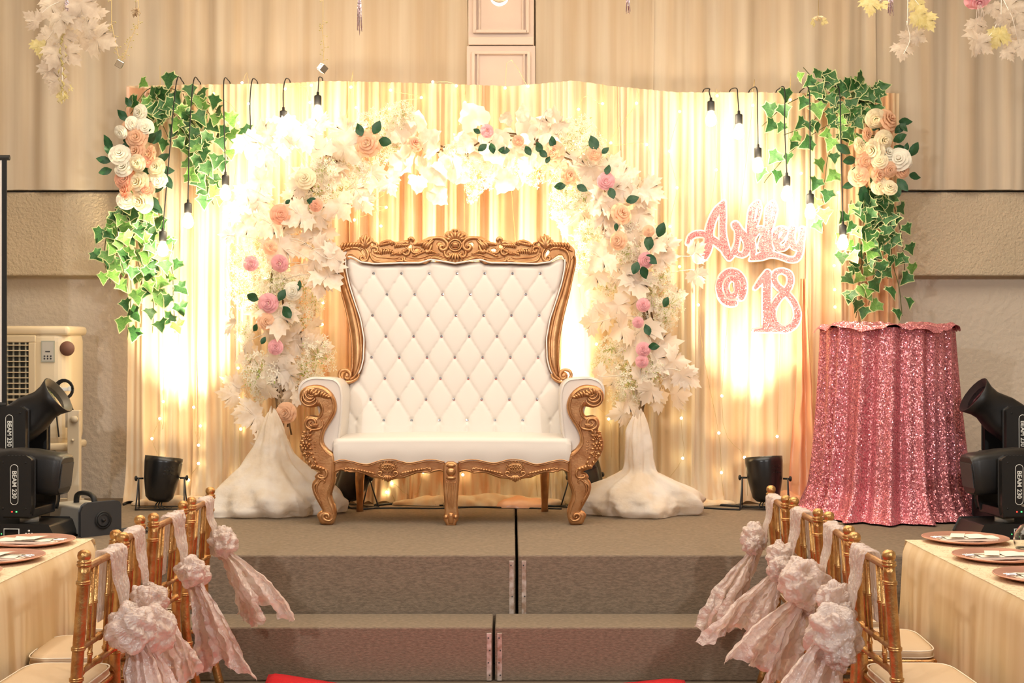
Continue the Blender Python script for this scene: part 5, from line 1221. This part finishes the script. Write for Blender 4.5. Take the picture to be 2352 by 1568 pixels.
for k in range(4): m_.tube([(cx0+(.045+.005*k)*math.cos(q), 8.955-.006*k, cz0+(.050+.004*k)*math.sin(q)) for q in [2*PI*i/18 for i in range(19)]], .0055, 6)
m_.tube(smooth([(cx0-.045, 8.95, cz0), (cx0-.05, 8.95, cz0-.15), (cx0-.035, 8.95, cz0-.30)], 5), .005, 6); m_.tube(smooth([(cx0+.02, 8.95, cz0-.04), (cx0+.05, 8.95, cz0-.12), (cx0+.07, 8.95, cz0-.17)], 5), .005, 6)
m_.build('power_cord', M['rubber'], t)
m_ = MB(); m_.box((cx0, 8.965, cz0), (.085, .03, .022)); m_.box((cx0-.035, 8.955, cz0), (.018, .035, .04)); m_.box((cx0+.035, 8.955, cz0+.004), (.018, .035, .03)); bevel(m_.build('cord_hook', M['white'], t), .003, 2)
px0 = P(172, 0, 8.93).x; zt2 = P(0, 942, 8.9).z
m_ = MB(); m_.box((px0, 8.92, (SZ+zt2)/2), (.075, .05, zt2-SZ)); m_.box((px0-.045, 8.94, zt2-.06), (.03, .03, .10)); bevel(m_.build('stand_post', M['metalcream'], t), .004, 2)
m_ = MB(); m_.lathe([(.022, 0), (.022, .02), (.0001, .022)], (px0+.01, 8.893, zt2-.055), 14, M=Matrix.Rotation(PI/2, 3, 'X')); m_.build('post_knob', M['metalcream'], t); m_ = MB(); m_.lathe([(.008, 0), (.008, .02), (.0001, .022)], (px0+.0, 8.893, P(0, 1010, 8.9).z), 10, M=Matrix.Rotation(PI/2, 3, 'X')); m_.build('post_bolt', M['metalcream'], t)
for x_ in (ax0+.1,): m_ = MB(); m_.box((x_, 8.95, (SZ+az0)/2+.1), (.07, .05, az0-SZ+.2)); m_.box(((x_+px0)/2, 9.1, SZ+.03), (px0-x_, .05, .05)); m_.build('stand_frame', M['metalcream'], t)
m_ = MB(); m_.box(((ax0+ax1)/2, 9.12, (SZ+az0)/2), (.5, .26, az0-SZ)); bevel(m_.build('stand_cabinet', M['metalcream'], t), .01, 2)

# projection screen edge at far left
Ysc = 8.3; t = thing('projection_screen', 'black-framed edge of a white projection screen, far left', 'projection screen', (P(-260, 0, Ysc).x, Ysc, SZ))
zb_, zt_s = P(0, 930, Ysc).z, P(0, 362, Ysc).z; xr = P(11, 0, Ysc).x; xl_ = -4.6
MB().box(((xl_+xr)/2, Ysc, (zb_+zt_s)/2), (xr-xl_, .006, zt_s-zb_)).build('screen_fabric', M['board'], t)
o = MB().box((xr, Ysc-.006, (zb_+zt_s)/2), (.028, .006, zt_s-zb_)).build('black_border', M['rubber'], t)
MB().tube([(xl_, Ysc, zt_s), (P(22, 0, Ysc).x, Ysc, zt_s)], .016, 12).build('top_bar', M['rubber'], t)
MB().tube([(xl_, Ysc, zb_), (xr+.01, Ysc, zb_)], .018, 12).build('bottom_bar', M['rubber'], t)
m_ = MB(); m_.tube([(xl_+.3, Ysc+.05, SZ), (xl_+.3, Ysc+.05, zt_s)], .015, 8); m_.tube([(xl_, Ysc+.05, SZ+.015), (xl_+.7, Ysc+.05, SZ+.015)], .015, 8); m_.build('stand_pole', M['rubber'], t)

# side table with white damask cloth and glasses behind the right-hand lights
tx0 = P(2216, 0, 9.0).x; t = thing('buffet_table', 'small table with white damask cloth behind the right moving heads', 'table', (tx0+.45, 9.0, SZ))
zz = P(0, 1072, 9.0).z
def bc(u, v):
    # rounded rectangle cloth
    a_ = u*2*PI; ex = .5; x = .50*math.copysign(abs(math.cos(a_))**ex, math.cos(a_)); y = .30*math.copysign(abs(math.sin(a_))**ex, math.sin(a_))
    f = 1+.02*math.sin(26*a_)*(1-v)
    return (tx0+.50+x*f, 9.0+y*f, lerp(SZ+.004, zz, v))
m_ = MB().grid(bc, 160, 12, mf=None); m_.build('damask_cloth', M['damask'], t)
MB().box((tx0+.50, 9.0, zz-.004), (.95, .56, .012)).build('table_top', M['damask'], t)
gme = MB().lathe([(.001, .0), (.028, .0), (.030, .004), (.035, .09), (.033, .09), (.028, .008), (.001, .006)], n=14).mesh('drinking_glass', M['glass'])
for k in range(9):
    o = link('drinking_glass', gme, None, (tx0+.08+.085*(k % 5)+.03*(k > 4), 8.80+.12*(k > 4), zz+.003)); tag(o, 'clear drinking glasses standing on the damask table behind the right moving heads', 'glass', 'glasses on the damask table')
# ---------------------------------------------------------------- dining tables
def dining_table(x_edge, x_far, y0, y1, label):
    """cloth to the floor; the aisle edge is at x_edge"""
    s = 1 if x_far > x_edge else -1; t = thing('dining_table', label, 'table', ((x_edge+x_far)/2, (y0+y1)/2, 0), 'cloth covered dining tables by the aisle')
    W, D = abs(x_far-x_edge), y1-y0; per = 2*(W+D); r_ = .05
    def edge(q):   # point on the rounded rectangle at arc length q, starting at the far aisle corner
        pts = [(x_edge, y0), (x_edge, y1), (x_far, y1), (x_far, y0)]; L_ = [D, W, D, W]; q %= per
        for i in range(4):
            if q <= L_[i]:
                a_, b_ = pts[i], pts[(i+1) % 4]; k = q/L_[i]; x, y = lerp(a_[0], b_[0], k), lerp(a_[1], b_[1], k)
                nx = (-s, 0, s, 0)[i]; ny = (0, 1, 0, -1)[i]
                return x, y, nx, ny, min(q, L_[i]-q)
            q -= L_[i]
    def drop(u, v):
        q = u*per; x, y, nx, ny, e = edge(q); c = max(0, 1-e/r_); 
        x -= nx*r_*c*.3; y -= ny*r_*c*.3
        t_ = v; sag = .018*noise.noise(Vector((q*1.6, t_*.8, 3)))+.012*math.sin(q*17+3*noise.noise(Vector((q, 0, 0))))*min(1, t_*1.6)+.006*math.sin(q*43)*t_
        o_ = .006+(.03*t_+sag*t_**.6)
        if v < .04: o_ = -.012*(1-v/.04)**2
        return (x+nx*o_, y+ny*o_, .762-.758*t_ - (0 if v > 0 else 0))
    MB().grid(drop, int(per*70), 30).build('cloth_drop', M['tcloth'], t)
    def top(u, v):
        x, y = lerp(x_edge, x_far, u), lerp(y0, y1, v); return (x+s*.010*(1-2*u), y+.010*(1-2*v), .7625+.0012*noise.noise(Vector((x*6, y*6, 0))))
    MB().grid(top, 40, 80).build('damask_top', M['damask'], t)
    m_ = MB(); m_.box(((x_edge+x_far)/2, (y0+y1)/2, .735), (W-.06, D-.06, .03)); m_.build('table_board', M['stem'], t)
    return t
XLt, XRt = -1.768, 1.648
dining_table(XLt, -3.35, 2.3, 6.06, 'long table under a cream cloth at the left of the aisle')
dining_table(XRt, 3.25, 2.3, 6.02, 'long table under a cream cloth at the right of the aisle')

# charger plates, napkins, cutlery
pr_ = [(.0001, .004), (.055, .004), (.07, .005)]
for k in range(9): r_ = .085+.0095*k; pr_ += [(r_, .006+.0014*k+.0024), (r_+.0045, .006+.0014*k-.0012)]
pr_ += [(.172, .020), (.176, .021), (.177, .018), (.12, .003), (.06, .0), (.0001, .0)]
m_ch = MB().lathe(pr_, n=56, cap=False).mesh('charger_plate', M['charger'])
def napkin_mesh(seed):
    rr_ = random.Random(seed); mb = MB(); w_ = .235; h_ = .105
    for k, (dx, dz, ww) in enumerate(((0, 0, 1), (.006, .005, .98), (.012, .010, .95))):
        def fn(u, v, dx=dx, dz=dz, ww=ww):
            x = (u-.5)*w_*ww-dx; y = (v-.5)*h_; b = .004*math.sin(PI*v)+.002*noise.noise(Vector((x*30, y*30, seed+k)))
            return (x, y, .002+dz+b)
        mb.grid(fn, 14, 8)
    # edges and the slanting band that holds the cutlery
    mb.box((-.003, 0, .006), (w_*.97, h_*.98, .008))
    def band(u, v):
        x = .035+(u-.5)*.06+(v-.5)*.05; y = (v-.5)*(h_+.006); return (x, y, .019+.006*math.sin(PI*v)+.002*u)
    mb.grid(band, 6, 10)
    def flap(u, v):
        x = -.02+(u-.5)*.08-(v-.5)*.03; y = (v-.5)*(h_+.004); return (x, y, .0175+.007*math.sin(PI*v)-.003*u)
    mb.grid(flap, 6, 10)
    return mb.mesh('napkin', M['napkin'])
m_nap = [napkin_mesh(1), napkin_mesh(2)]
def fork_mesh():
    mb = MB(); mb.tube([(0, 0, 0), (.05, 0, .001), (.10, 0, .001), (.13, 0, .002)], [.006, .0045, .003, .003], 8, 0, .4, up=(0, 0, 1)); mb.box((.145, 0, .002), (.03, .02, .0018))
    for k in range(4): mb.box((.172, -.0085+.0057*k, .003), (.03, .0026, .0016))
    return mb.mesh('fork', M['silver'])
def knife_mesh():
    mb = MB(); mb.tube([(0, 0, 0), (.04, 0, .001), (.09, 0, .001)], [.007, .0055, .005], 8, 0, .5, up=(0, 0, 1)); mb.box((.14, 0, .001), (.10, .016, .0015)); return mb.mesh('knife', M['silver'])
m_fk, m_kn = fork_mesh(), knife_mesh()
rows = [(-1, [(-1.984, 5.87), (-1.965, 5.43), (-2.0, 5.06)]), (1, [(1.893, 5.94), (1.868, 5.45), (1.87, 4.99)])]
ordn = ['farthest', 'second', 'nearest']
for s, ps in rows:
    for k, (x, y) in enumerate(ps):
        sd = 'left' if s < 0 else 'right'; wh = ('far end of the %s table' % sd, 'middle of the three place settings, %s table' % sd, 'nearest place setting on the %s table' % sd)[k]
        z = .7645
        tag(link('charger_plate', m_ch, None, (x, y, z)), 'copper ridged charger plate, '+wh, 'plate', 'copper charger plates on the tables')
        rz = (.06, .12, .05)[k]*s+(0 if s < 0 else PI)
        tag(link('napkin', m_nap[k % 2], None, (x+s*.0, y-.01, z+.008), (0, 0, rz)), 'folded cream napkin on the copper plate, '+wh, 'napkin', 'folded napkins on the plates')
        for nm, me, dy in (('fork', m_fk, .014), ('knife', m_kn, -.012)):
            Mx = Matrix.Rotation(rz+PI, 3, 'Z'); p = Mx @ Vector((-.148, dy, 0))
            tag(link(nm, me, None, (x+p.x, y-.01+p.y, z+.0215), (0, 0, rz+PI)), 'silver %s tucked in the folded napkin, %s' % (nm, wh), nm, 'cutlery tucked in the napkins')
# upturned goblet at the right edge
mb = MB(); gp_ = [(.036, .178), (.036, .176), (.012, .168), (.006, .160), (.005, .120), (.010, .112), (.040, .098), (.062, .066), (.066, .040), (.060, .010), (.054, .0), (.052, .0), (.058, .010), (.064, .040), (.060, .066), (.038, .096), (.006, .109), (.0001, .110)]
mb.lathe(list(reversed(gp_)), n=32, cap=False); mb.lathe([(.036, .178), (.0001, .176)], n=32, cap=False)
o = mb.build('goblet', M['glass']); o.location = (P(2367, 0, 5.70).x, 5.70, .7645); tag(o, 'clear water goblet standing upside down at the right table\'s far edge', 'glass')

# ---------------------------------------------------------------- chiavari chairs
def ringed(mb, p, q, r, rings, n=10):
    p, q = Vector(p), Vector(q); L_ = (q-p).length; pts = [(0, r)]
    for t in rings: pts += [(t-.007/L_, r), (t-.004/L_, r*1.28), (t-.0015/L_, r*1.32), (t, r*1.1), (t+.0015/L_, r*1.32), (t+.004/L_, r*1.28), (t+.007/L_, r)]
    pts.append((1, r)); mb.tube([p.lerp(q, t) for t, _ in pts], [x for _, x in pts], n); return mb
def make_chair():
    t = bpy.data.objects.new('chiavari_chair', None); col.objects.link(t)
    hw = .213
    for s in (-1, 1):
        m_ = MB(); pth = [(s*hw*.97, -.05, 0), (s*hw*.97, .01, .25), (s*hw*.98, .028, .46), (s*hw, .012, .70), (s*hw, .0, .875)]
        sp = smooth(pth, 5); rad = []
        for (x, y, z) in sp: rad.append(.0195)
        m_.tube(sp, rad, 14)
        for z in (.30, .525, .605, .82): 
            c = Vector(min(sp, key=lambda p: abs(p[2]-z))); m_.lathe([(.0195, -.008), (.0235, -.005), (.0235, -.001), (.021, .0), (.0235, .001), (.0235, .005), (.0195, .008)], c, 14, cap=False)
        o = local(m_, 'back_post', M['cgold'], t)
        f_ = MB(); f_.lathe([(.0195, .872), (.024, .876), (.0245, .881), (.020, .884), (.0235, .887), (.023, .891), (.016, .894), (.0205, .899), (.0225, .909), (.020, .919), (.012, .926), (.0001, .928)], (s*hw, 0, 0), 16); local(f_, 'finial', M['cgold'], o)
        m_ = MB(); ringed(m_, (s*.175, .315, 0), (s*.18, .305, .43), .0165, (.3, .6, .92)); local(m_, 'front_leg', M['cgold'], t)
    m_ = MB(); ringed(m_, (-hw, .002, .868), (hw, .002, .868), .0125, (.06, .94)); local(m_, 'top_rail', M['cgold'], t)
    for z, y in ((.605, .019), (.525, .023)): m_ = MB(); ringed(m_, (-hw, y, z), (hw, y, z), .0115, (.07, .5, .93)); local(m_, 'back_rail', M['cgold'], t)
    for k, x in enumerate((-.115, -.065, .065, .115)):
        m_ = MB(); ringed(m_, (x, .004, .862), (x, .019, .605), .0075, (.5,), 8); local(m_, 'back_spindle', M['cgold'], t)
    for x in (-.09, .09): m_ = MB(); ringed(m_, (x, .019, .60), (x, .023, .53), .008, (.5,), 8); local(m_, 'short_spindle', M['cgold'], t)
    m_ = MB(); ringed(m_, (-.175, .31, .20), (.175, .31, .20), .010, (.5,)); ringed(m_, (-.20, .01, .22), (.20, .01, .22), .010, (.5,))
    for s in (-1, 1): ringed(m_, (s*.20, .01, .18), (s*.177, .31, .18), .010, (.5,)); ringed(m_, (s*.20, .015, .26), (s*.178, .31, .26), .010, (.5,))
    local(m_, 'stretchers', M['cgold'], t)
    m_ = MB(); m_.box((0, .175, .425), (.39, .30, .022)); bevel(local(m_, 'seat_frame', M['cgold'], t), .008, 2)
    def cu(u, v):
        a_ = u*2*PI; e = .35; rx, ry = .20, .150; prof = [(0, .478), (.5, .478), (.85, .474), (.96, .468), (1.0, .458), (1.0, .444), (.97, .437)]
        i = v*(len(prof)-1); j = min(int(i), len(prof)-2); r = lerp(prof[j][0], prof[j+1][0], i-j); z = lerp(prof[j][1], prof[j+1][1], i-j)
        return (rx*r*math.copysign(abs(math.cos(a_))**e, math.cos(a_)), .175+ry*r*math.copysign(abs(math.sin(a_))**e, math.sin(a_)), z)
    o = local(MB().grid(cu, 56, 18), 'seat_cushion', M['cushion'], t)
    for z in (.466, .442):
        m_ = MB(); m_.tube([(.201*math.copysign(abs(math.cos(a_))**.35, math.cos(a_)), .175+.151*math.copysign(abs(math.sin(a_))**.35, math.sin(a_)), z) for a_ in [2*PI*k/56 for k in range(57)]], .0028, 6); local(m_, 'piping', M['cushpipe'], o)
    return t
ch0 = make_chair()
lefts = [(-1.378, 4.81, 'nearest'), (-1.43, 5.30, 'second'), (-1.40, 5.80, 'third'), (-1.392, 6.37, 'farthest')]
rights = [(1.214, 4.81, 'nearest'), (1.244, 5.42, 'second'), (1.228, 5.95, 'third'), (1.205, 6.44, 'farthest')]
chairs = []
first = True
for s, lst in ((-1, lefts), (1, rights)):
    for k, (x, y, od) in enumerate(lst):
        c = ch0 if first else copy_tree(ch0); first = False
        c.location = (x, y, 0); c.rotation_euler = (0, 0, (PI/2+(-.02, .06, -.04, .02)[k]) if s < 0 else (-PI/2+(.02, -.05, .03, -.03)[k]))
        sd = 'left' if s < 0 else 'right'
        tag(c, '%s gold spindle-back chair from the camera, at the %s table' % (od, sd), 'chair', 'gold chairs along the aisle'); chairs.append((c, s, k, od, sd))

# ---------------------------------------------------------------- organza sashes
def sash(c, s, k, od, sd):
    rr_ = random.Random(50+k+10*(s > 0)); Mx = Matrix.Translation(c.location) @ Matrix.Rotation(c.rotation_euler.z, 4, 'Z')
    # local x of the far side: left chairs local +x points to world +Y (far); right chairs local -x points far
    fx = 1 if s < 0 else -1
    xc = fx*(.085, .085, .07, .08)[k]; zk = (.665, .66, .665, .68)[k]; xk = xc-fx*.03
    big = ([1.2, .9, 1.0, 1.0] if s < 0 else [1.15, 1.05, .9, .85])[k]
    t = thing('chair_sash', 'blush organza sash knotted around the %s chair at the %s table' % (od, sd), 'sash', Mx @ Vector((xk, -.06, zk)), 'organza sashes on the gold chairs')
    def tr(p): return Mx @ Vector(p)
    path = smooth([(-.050, zk+.0), (-.042, zk+.08), (-.026, .80), (-.022, .86), (-.016, .884), (.0, .891), (.018, .884), (.024, .86), (.028, .78), (.030, .70), (.028, zk-.02)], 5)
    def band(u, v):
        i = v*(len(path)-1); j = min(int(i), len(path)-2); y = lerp(path[j][0], path[j+1][0], i-j); z = lerp(path[j][1], path[j+1][1], i-j)
        h = max(0, min(1, (z-zk)/(.89-zk))); w_ = lerp(.06, .19, h**.8); x = lerp(xk, xc, h)+(u-.5)*w_
        a_ = .006*math.sin(u*34+3*h+rr0)+.004*math.sin(u*61+6*h)+.006*noise.noise(Vector((u*9, v*14, rr0)))
        sgn = -1 if v < .5 else 1
        return tr((x, y+sgn*abs(a_)-(.0 if h > .9 else .0), z+(.5*a_ if h > .9 else 0)))
    rr0 = rr_.uniform(0, 9)
    MB().grid(band, 54, 60).build('sash_band', M['sash'], t)
    # knot and loops: crumpled puffs
    def puff(cx_, cy_, cz_, r, sq, sd_, nm, ridg=9):
        def fn(u, v):
            a_, b = u*2*PI, v*PI; d = Vector((math.sin(b)*math.cos(a_), math.sin(b)*math.sin(a_), -math.cos(b)))
            q = d*1.4+Vector((sd_, 0, 0)); n1 = noise.noise(q*1.6); n2 = noise.noise(q*4+Vector((0, 0, n1*2))); rg = math.sin(ridg*2.2*(d.x*math.cos(sd_)+d.z*math.sin(sd_))+9*n1+3*d.y)
            w_ = r*(1+.38*n1+.035*(1-2*abs(n2)**.7)+.055*(1-abs(rg))**.6)
            return tr((cx_+d.x*w_*sq[0], cy_+d.y*w_*sq[1], cz_+d.z*w_*sq[2]))
        return MB().grid(fn, 130, 90).build(nm, M['sash'], t)
    puff(xk, -.070, zk, .034*big, (1, .8, 1), rr0, 'knot', 6)
    lp = {(-1, 0): [(-.09, -.10, -.03, .075), (.05, -.12, -.07, .085), (.085, -.085, .05, .035)], (-1, 1): [(-.02, -.09, -.03, .05)], (-1, 2): [(-.05, -.09, .0, .055), (.03, -.1, -.03, .05)], (-1, 3): [(.0, -.09, .01, .06), (.05, -.08, .05, .03)],
          (1, 0): [(.02, -.12, -.06, .085), (-.08, -.09, .04, .055), (.07, -.11, -.12, .05)], (1, 1): [(.05, -.13, .02, .085), (-.03, -.11, -.06, .06)], (1, 2): [(-.02, -.09, .03, .055), (.05, -.11, -.02, .05)], (1, 3): [(-.02, -.10, .03, .055), (.02, -.11, -.01, .04)]}[(s, k)]
    for (dx, dy, dz, r) in lp: puff(xk+dx, dy, zk+dz, r*1.1, (1, .9, .92), rr0+dx*40, 'bow_loop', 11)
    # tails
    tl = {(-1, 0): [(-.10, -.10, -.36, .15), (.06, -.11, -.40, .17)], (-1, 1): [(.0, -.10, -.30, .12)], (-1, 2): [(.0, -.13, -.36, .18), (.05, -.10, -.33, .12)], (-1, 3): [(.07, -.22, -.28, .20), (.0, -.15, -.30, .13)],
          (1, 0): [(.05, -.20, -.36, .22), (-.04, -.13, -.42, .20)], (1, 1): [(.06, -.24, -.26, .22), (.0, -.17, -.36, .20)], (1, 2): [(.03, -.26, -.26, .18), (.05, -.13, -.30, .14)], (1, 3): [(.0, -.20, -.34, .15), (.03, -.13, -.28, .13)]}[(s, k)]
    for ti, (dx, dy, dz, w_) in enumerate(tl):
        q0 = rr_.uniform(0, 9)
        def tail(u, v, dx=dx, dy=dy, dz=dz, w_=w_, q0=q0):
            e = v**.8; ln = dz*1.12*(1+.10*math.sin(u*7+q0)+.05*noise.noise(Vector((u*20, 0, q0)))*1.0); W = lerp(.04, w_*1.75, v**.75)
            be = 1.05-.5*(ti == 1 and k > 0); dw = (-fx*math.cos(be), -math.sin(be)); nn = (math.sin(be), -fx*math.cos(be))
            o_ = (.020*math.sin(u*20+q0+1.2*v)+.010*math.sin(u*43+q0+3*v))*min(1, v*1.8)+.03*noise.noise(Vector((u*4+q0, v*5, 1)))*v+.010*noise.noise(Vector((u*14, v*16+q0, 3)))
            c_ = (u-.5)*W+.02*noise.noise(Vector((u*6, v*7, q0)))*v
            return tr((xk+dx*e+c_*dw[0]+o_*nn[0], -.065+dy*(1-(1-v)**1.6)*.8+c_*dw[1]+o_*nn[1]-.035*v, zk+ln*v))
        MB().grid(tail, 80, 60).build('tail', M['sash'], t)
for a_ in chairs: sash(*a_)

# ---------------------------------------------------------------- hanging ceiling decorations
YH = 7.0; ZT = 4.598
def hang(name, label, cat, px, py, group=None): return thing(name, label, cat, P(px, py, YH), group)
def hleaves(t, lst, mesh, dy=.06):
    for (x, y, a_, s) in lst:
        yy = YH+rn.uniform(-dy, dy); r_ = leaf_rot(a_, .5); sc_ = s*1.1*yy/F; c = P(x, y, yy)-(r_.to_matrix() @ Vector((0, 0, .45*sc_))); link('maple_leaf', mesh, t, c, r_, sc_)
t = hang('hanging_leaf_garland', 'faded white maple leaf garland hanging at the top left', 'garland', 150, 0)
hleaves(t, [(200, 15, -40, 70), (160, 8, -70, 60), (110, 20, -120, 54), (222, 30, 10, 50), (135, 52, -90, 60), (205, 58, 30, 50), (170, 45, -60, 54), (75, 42, 150, 44), (100, 88, -160, 50), (190, 95, -60, 50), (232, 92, -20, 74), (150, 95, -80, 50), (125, 130, -110, 60), (165, 130, -50, 50), (108, 150, -150, 46), (118, 172, -100, 58), (130, 195, -120, 50)], m_mapp)
hleaves(t, [(92, 112, -90, 40), (143, 120, -80, 26), (135, 85, -80, 24), (146, 205, -90, 34), (142, 225, -95, 24)], m_mapy)
m_ = MB(); m_.tube(smooth([(P(150, 0, YH).x, YH, ZT), P(152, -60, YH), P(150, 40, YH), P(143, 140, YH), P(145, 235, YH)], 8), .0025, 5)
for (x, y) in ((200, 60), (110, 90), (225, 90), (120, 170), (80, 45)): m_.tube(smooth([P(148, y-45, YH), P((148+x)/2, y-30, YH-.01), P(x, y, YH)], 4), .0015, 4)
m_.build('stem', M['stemw'], t)
m_ = MB()
for k in range(26): x, y = 143+5*math.sin(k*1.7), 70+k*6.2; a_ = k*2.4; m_.tube([P(x, y, YH-.02), P(x+6*math.cos(a_), y+7, YH-.03), P(x+4*math.cos(a_+1), y+13, YH-.02)], [.001, .006, .001], 5, 0, .4)
m_.build('yellow_buds', M['leafy'], t)
def tinsel(label, px, y0, y1, n):
    t = hang('tinsel_drop', label, 'tinsel', px, y0, 'silver tinsel drops hanging from the ceiling'); m_ = MB(); rr_ = random.Random(px)
    top = P(px, y0, YH); MB().tube([(top.x, YH, ZT), top], .0012, 4).build('thread', M['wire'], t)
    for k in range(n):
        dx = rr_.uniform(-7, 7); L_ = rr_.uniform(.75, 1); m_.tube([P(px+dx*.2, y0, YH), P(px+dx*.7+1.2*math.sin(k), lerp(y0, y1, .4*L_), YH+.01*math.sin(k)), P(px+dx, lerp(y0, y1, L_), YH)], .0014, 4)
    m_.build('strands', M['tinsel'], t)
tinsel('silver tinsel drop hanging in the maple leaves at the top left', 153, -15, 50, 14); tinsel('silver tinsel drop hanging left of the pilaster', 826, -25, 84, 14)
tinsel('short silver tinsel drop hanging right of the pilaster', 1442, -25, 34, 10); tinsel('silver tinsel drop hanging above the right ivy spray', 2046, -25, 38, 16)
def wire_garland(label, strands, cube):
    t = hang('wire_garland', label, 'garland', cube[0], cube[1], 'gold wire garlands with mirror cubes'); m_ = MB(); b_ = MB()
    for st__ in strands:
        p0 = P(st__[0][0], st__[0][1], YH); pts = smooth([(p0.x, YH, ZT)]+[P(x, y, YH) for x, y in st__], 10); m_.tube(pts, .0016, 4)
        for i, p in enumerate(pts):
            if p[2] > 3.35 or i % 2: continue
            a_ = i*2.1; e = Vector(p)+Vector((.022*math.cos(a_), -.01, .01*math.sin(a_*1.7))); m_.tube([p, e], .0009, 4); b_.ball(e, .0035, 6)
    m_.build('wire', M['wire'], t); b_.build('wire_buds', M['leafy'], t)
    q = P(cube[0], cube[1], YH); o = local(MB().box((0, 0, 0), (.036, .036, .036)), 'mirror_cube', M['silver'], t); o.rotation_euler = (.4, .5, cube[2]); bevel(o, .002, 1)
    return t
wire_garland('gold wire garland with a mirror cube at the top left', [[(256, 0), (258, 60), (268, 110), (274, 142)], [(318, 0), (312, 60), (298, 95), (290, 120), (277, 142)]], (275, 146, .3))
wire_garland('single gold wire with a mirror cube above the left bulbs', [[(742, 0), (740, 60), (744, 110), (741, 152)]], (741, 157, .9))
t = hang('raffia_knot', 'small raffia knot hanging near the top left corner', 'raffia', 312, 26); m_ = MB(); rr_ = random.Random(4)
for k in range(30): d = Vector([rr_.gauss(0, 1) for _ in range(3)]).normalized()*rr_.uniform(.015, .035); c = P(312, 28, YH); m_.tube([c-d, c+d*.3+Vector((.006, 0, .006)), c+d], .0014, 4)
m_.build('raffia_strands', M['raffia'], t); MB().tube([(P(316, 0, YH).x, YH, ZT), P(312, 26, YH)], .0012, 4).build('thread', M['raffia'], t)
t = hang('glass_bauble', 'clear round glass bauble at the top edge, before the pilaster', 'bauble', 1147, -8)
MB().ball(P(1147, -8, YH), 22*YH/F, 28).build('glass_sphere', M['glass'], t); MB().ball(P(1147, -8, YH), 20.5*YH/F, 28).build('inner_surface', M['glass'], t); MB().tube([(P(1147, 0, YH).x, YH, ZT), P(1147, -30, YH)], .0012, 4).build('thread', M['wire'], t)
t = hang('hanging_leaf_garland', 'yellow maple leaf garland hanging above the right ivy spray', 'garland', 2115, 0)
hleaves(t, [(2000, 15, -100, 46), (2110, 15, -60, 40), (2118, 40, -40, 50), (2132, 52, -60, 44), (2030, 12, -60, 24)], m_mapy); hleaves(t, [(2080, 95, -130, 40), (2072, 118, -100, 46), (2115, 85, -30, 36), (2100, 90, -60, 34)], m_mapp)
m_ = MB(); m_.tube(smooth([(P(2085, 0, YH).x, YH, ZT), P(2085, 0, YH), P(2083, 50, YH), P(2090, 90, YH), P(2075, 125, YH)], 8), .0016, 4); m_.tube([P(2085, -20, YH), P(2110, 10, YH), P(2130, 50, YH)], .0014, 4); m_.tube([P(2085, -30, YH), P(2040, -10, YH), P(2000, 15, YH)], .0014, 4); m_.build('stem', M['stemw'], t)
t = hang('hanging_leaf_garland', 'faded maple leaf garland with pink bloom at the top right corner', 'garland', 2290, 0)
hleaves(t, [(2245, 62, -80, 44), (2260, 70, -30, 40), (2245, 100, -120, 66), (2262, 105, -40, 50), (2312, 50, -60, 44), (2330, 15, -20, 56), (2345, 35, -60, 50), (2285, 25, -70, 40), (2330, 90, -30, 50), (2348, 110, -90, 50), (2320, 125, -60, 36), (2345, 75, -60, 44)], m_mapp); hleaves(t, [(2288, 90, -120, 50), (2300, 75, 60, 36)], m_mapy)
link('pink_bloom', m_rose['k'], t, P(2248, 2, YH), (.9, 0, 0), 30*YH/F)
m_ = MB(); m_.tube(smooth([(P(2300, 0, YH).x, YH, ZT), P(2300, 0, YH), P(2290, 50, YH), P(2275, 80, YH), P(2250, 100, YH)], 8), .0018, 4); m_.tube([P(2300, -10, YH), P(2325, 40, YH), P(2340, 100, YH)], .0016, 4); m_.tube([P(2300, -20, YH), P(2270, -10, YH), P(2248, 2, YH)], .0016, 4); m_.build('stem', M['stemw'], t)
m_ = MB(); 
for k in range(5): m_.tube(smooth([P(2246+k*2, 12, YH-.02), P(2243+k*4, 35, YH-.03), P(2246+k*3, 58-k*3, YH-.02)], 4), .003, 4, 0, .3)
m_.build('ribbon', M['sash'], t)
t = hang('hanging_flower', 'single small yellow-white flower hanging above the right bulbs', 'flower', 1880, 45)
link('bloom', m_rose['c'], t, P(1880, 44, YH), (1.4, 0, .2), 11*YH/F)
hleaves(t, [(1868, 52, 190, 18), (1895, 50, -20, 16)], m_mapy, .01); MB().tube([(P(1880, 0, YH).x, YH, ZT), P(1880, 42, YH)], .0012, 4).build('thread', M['wire'], t)
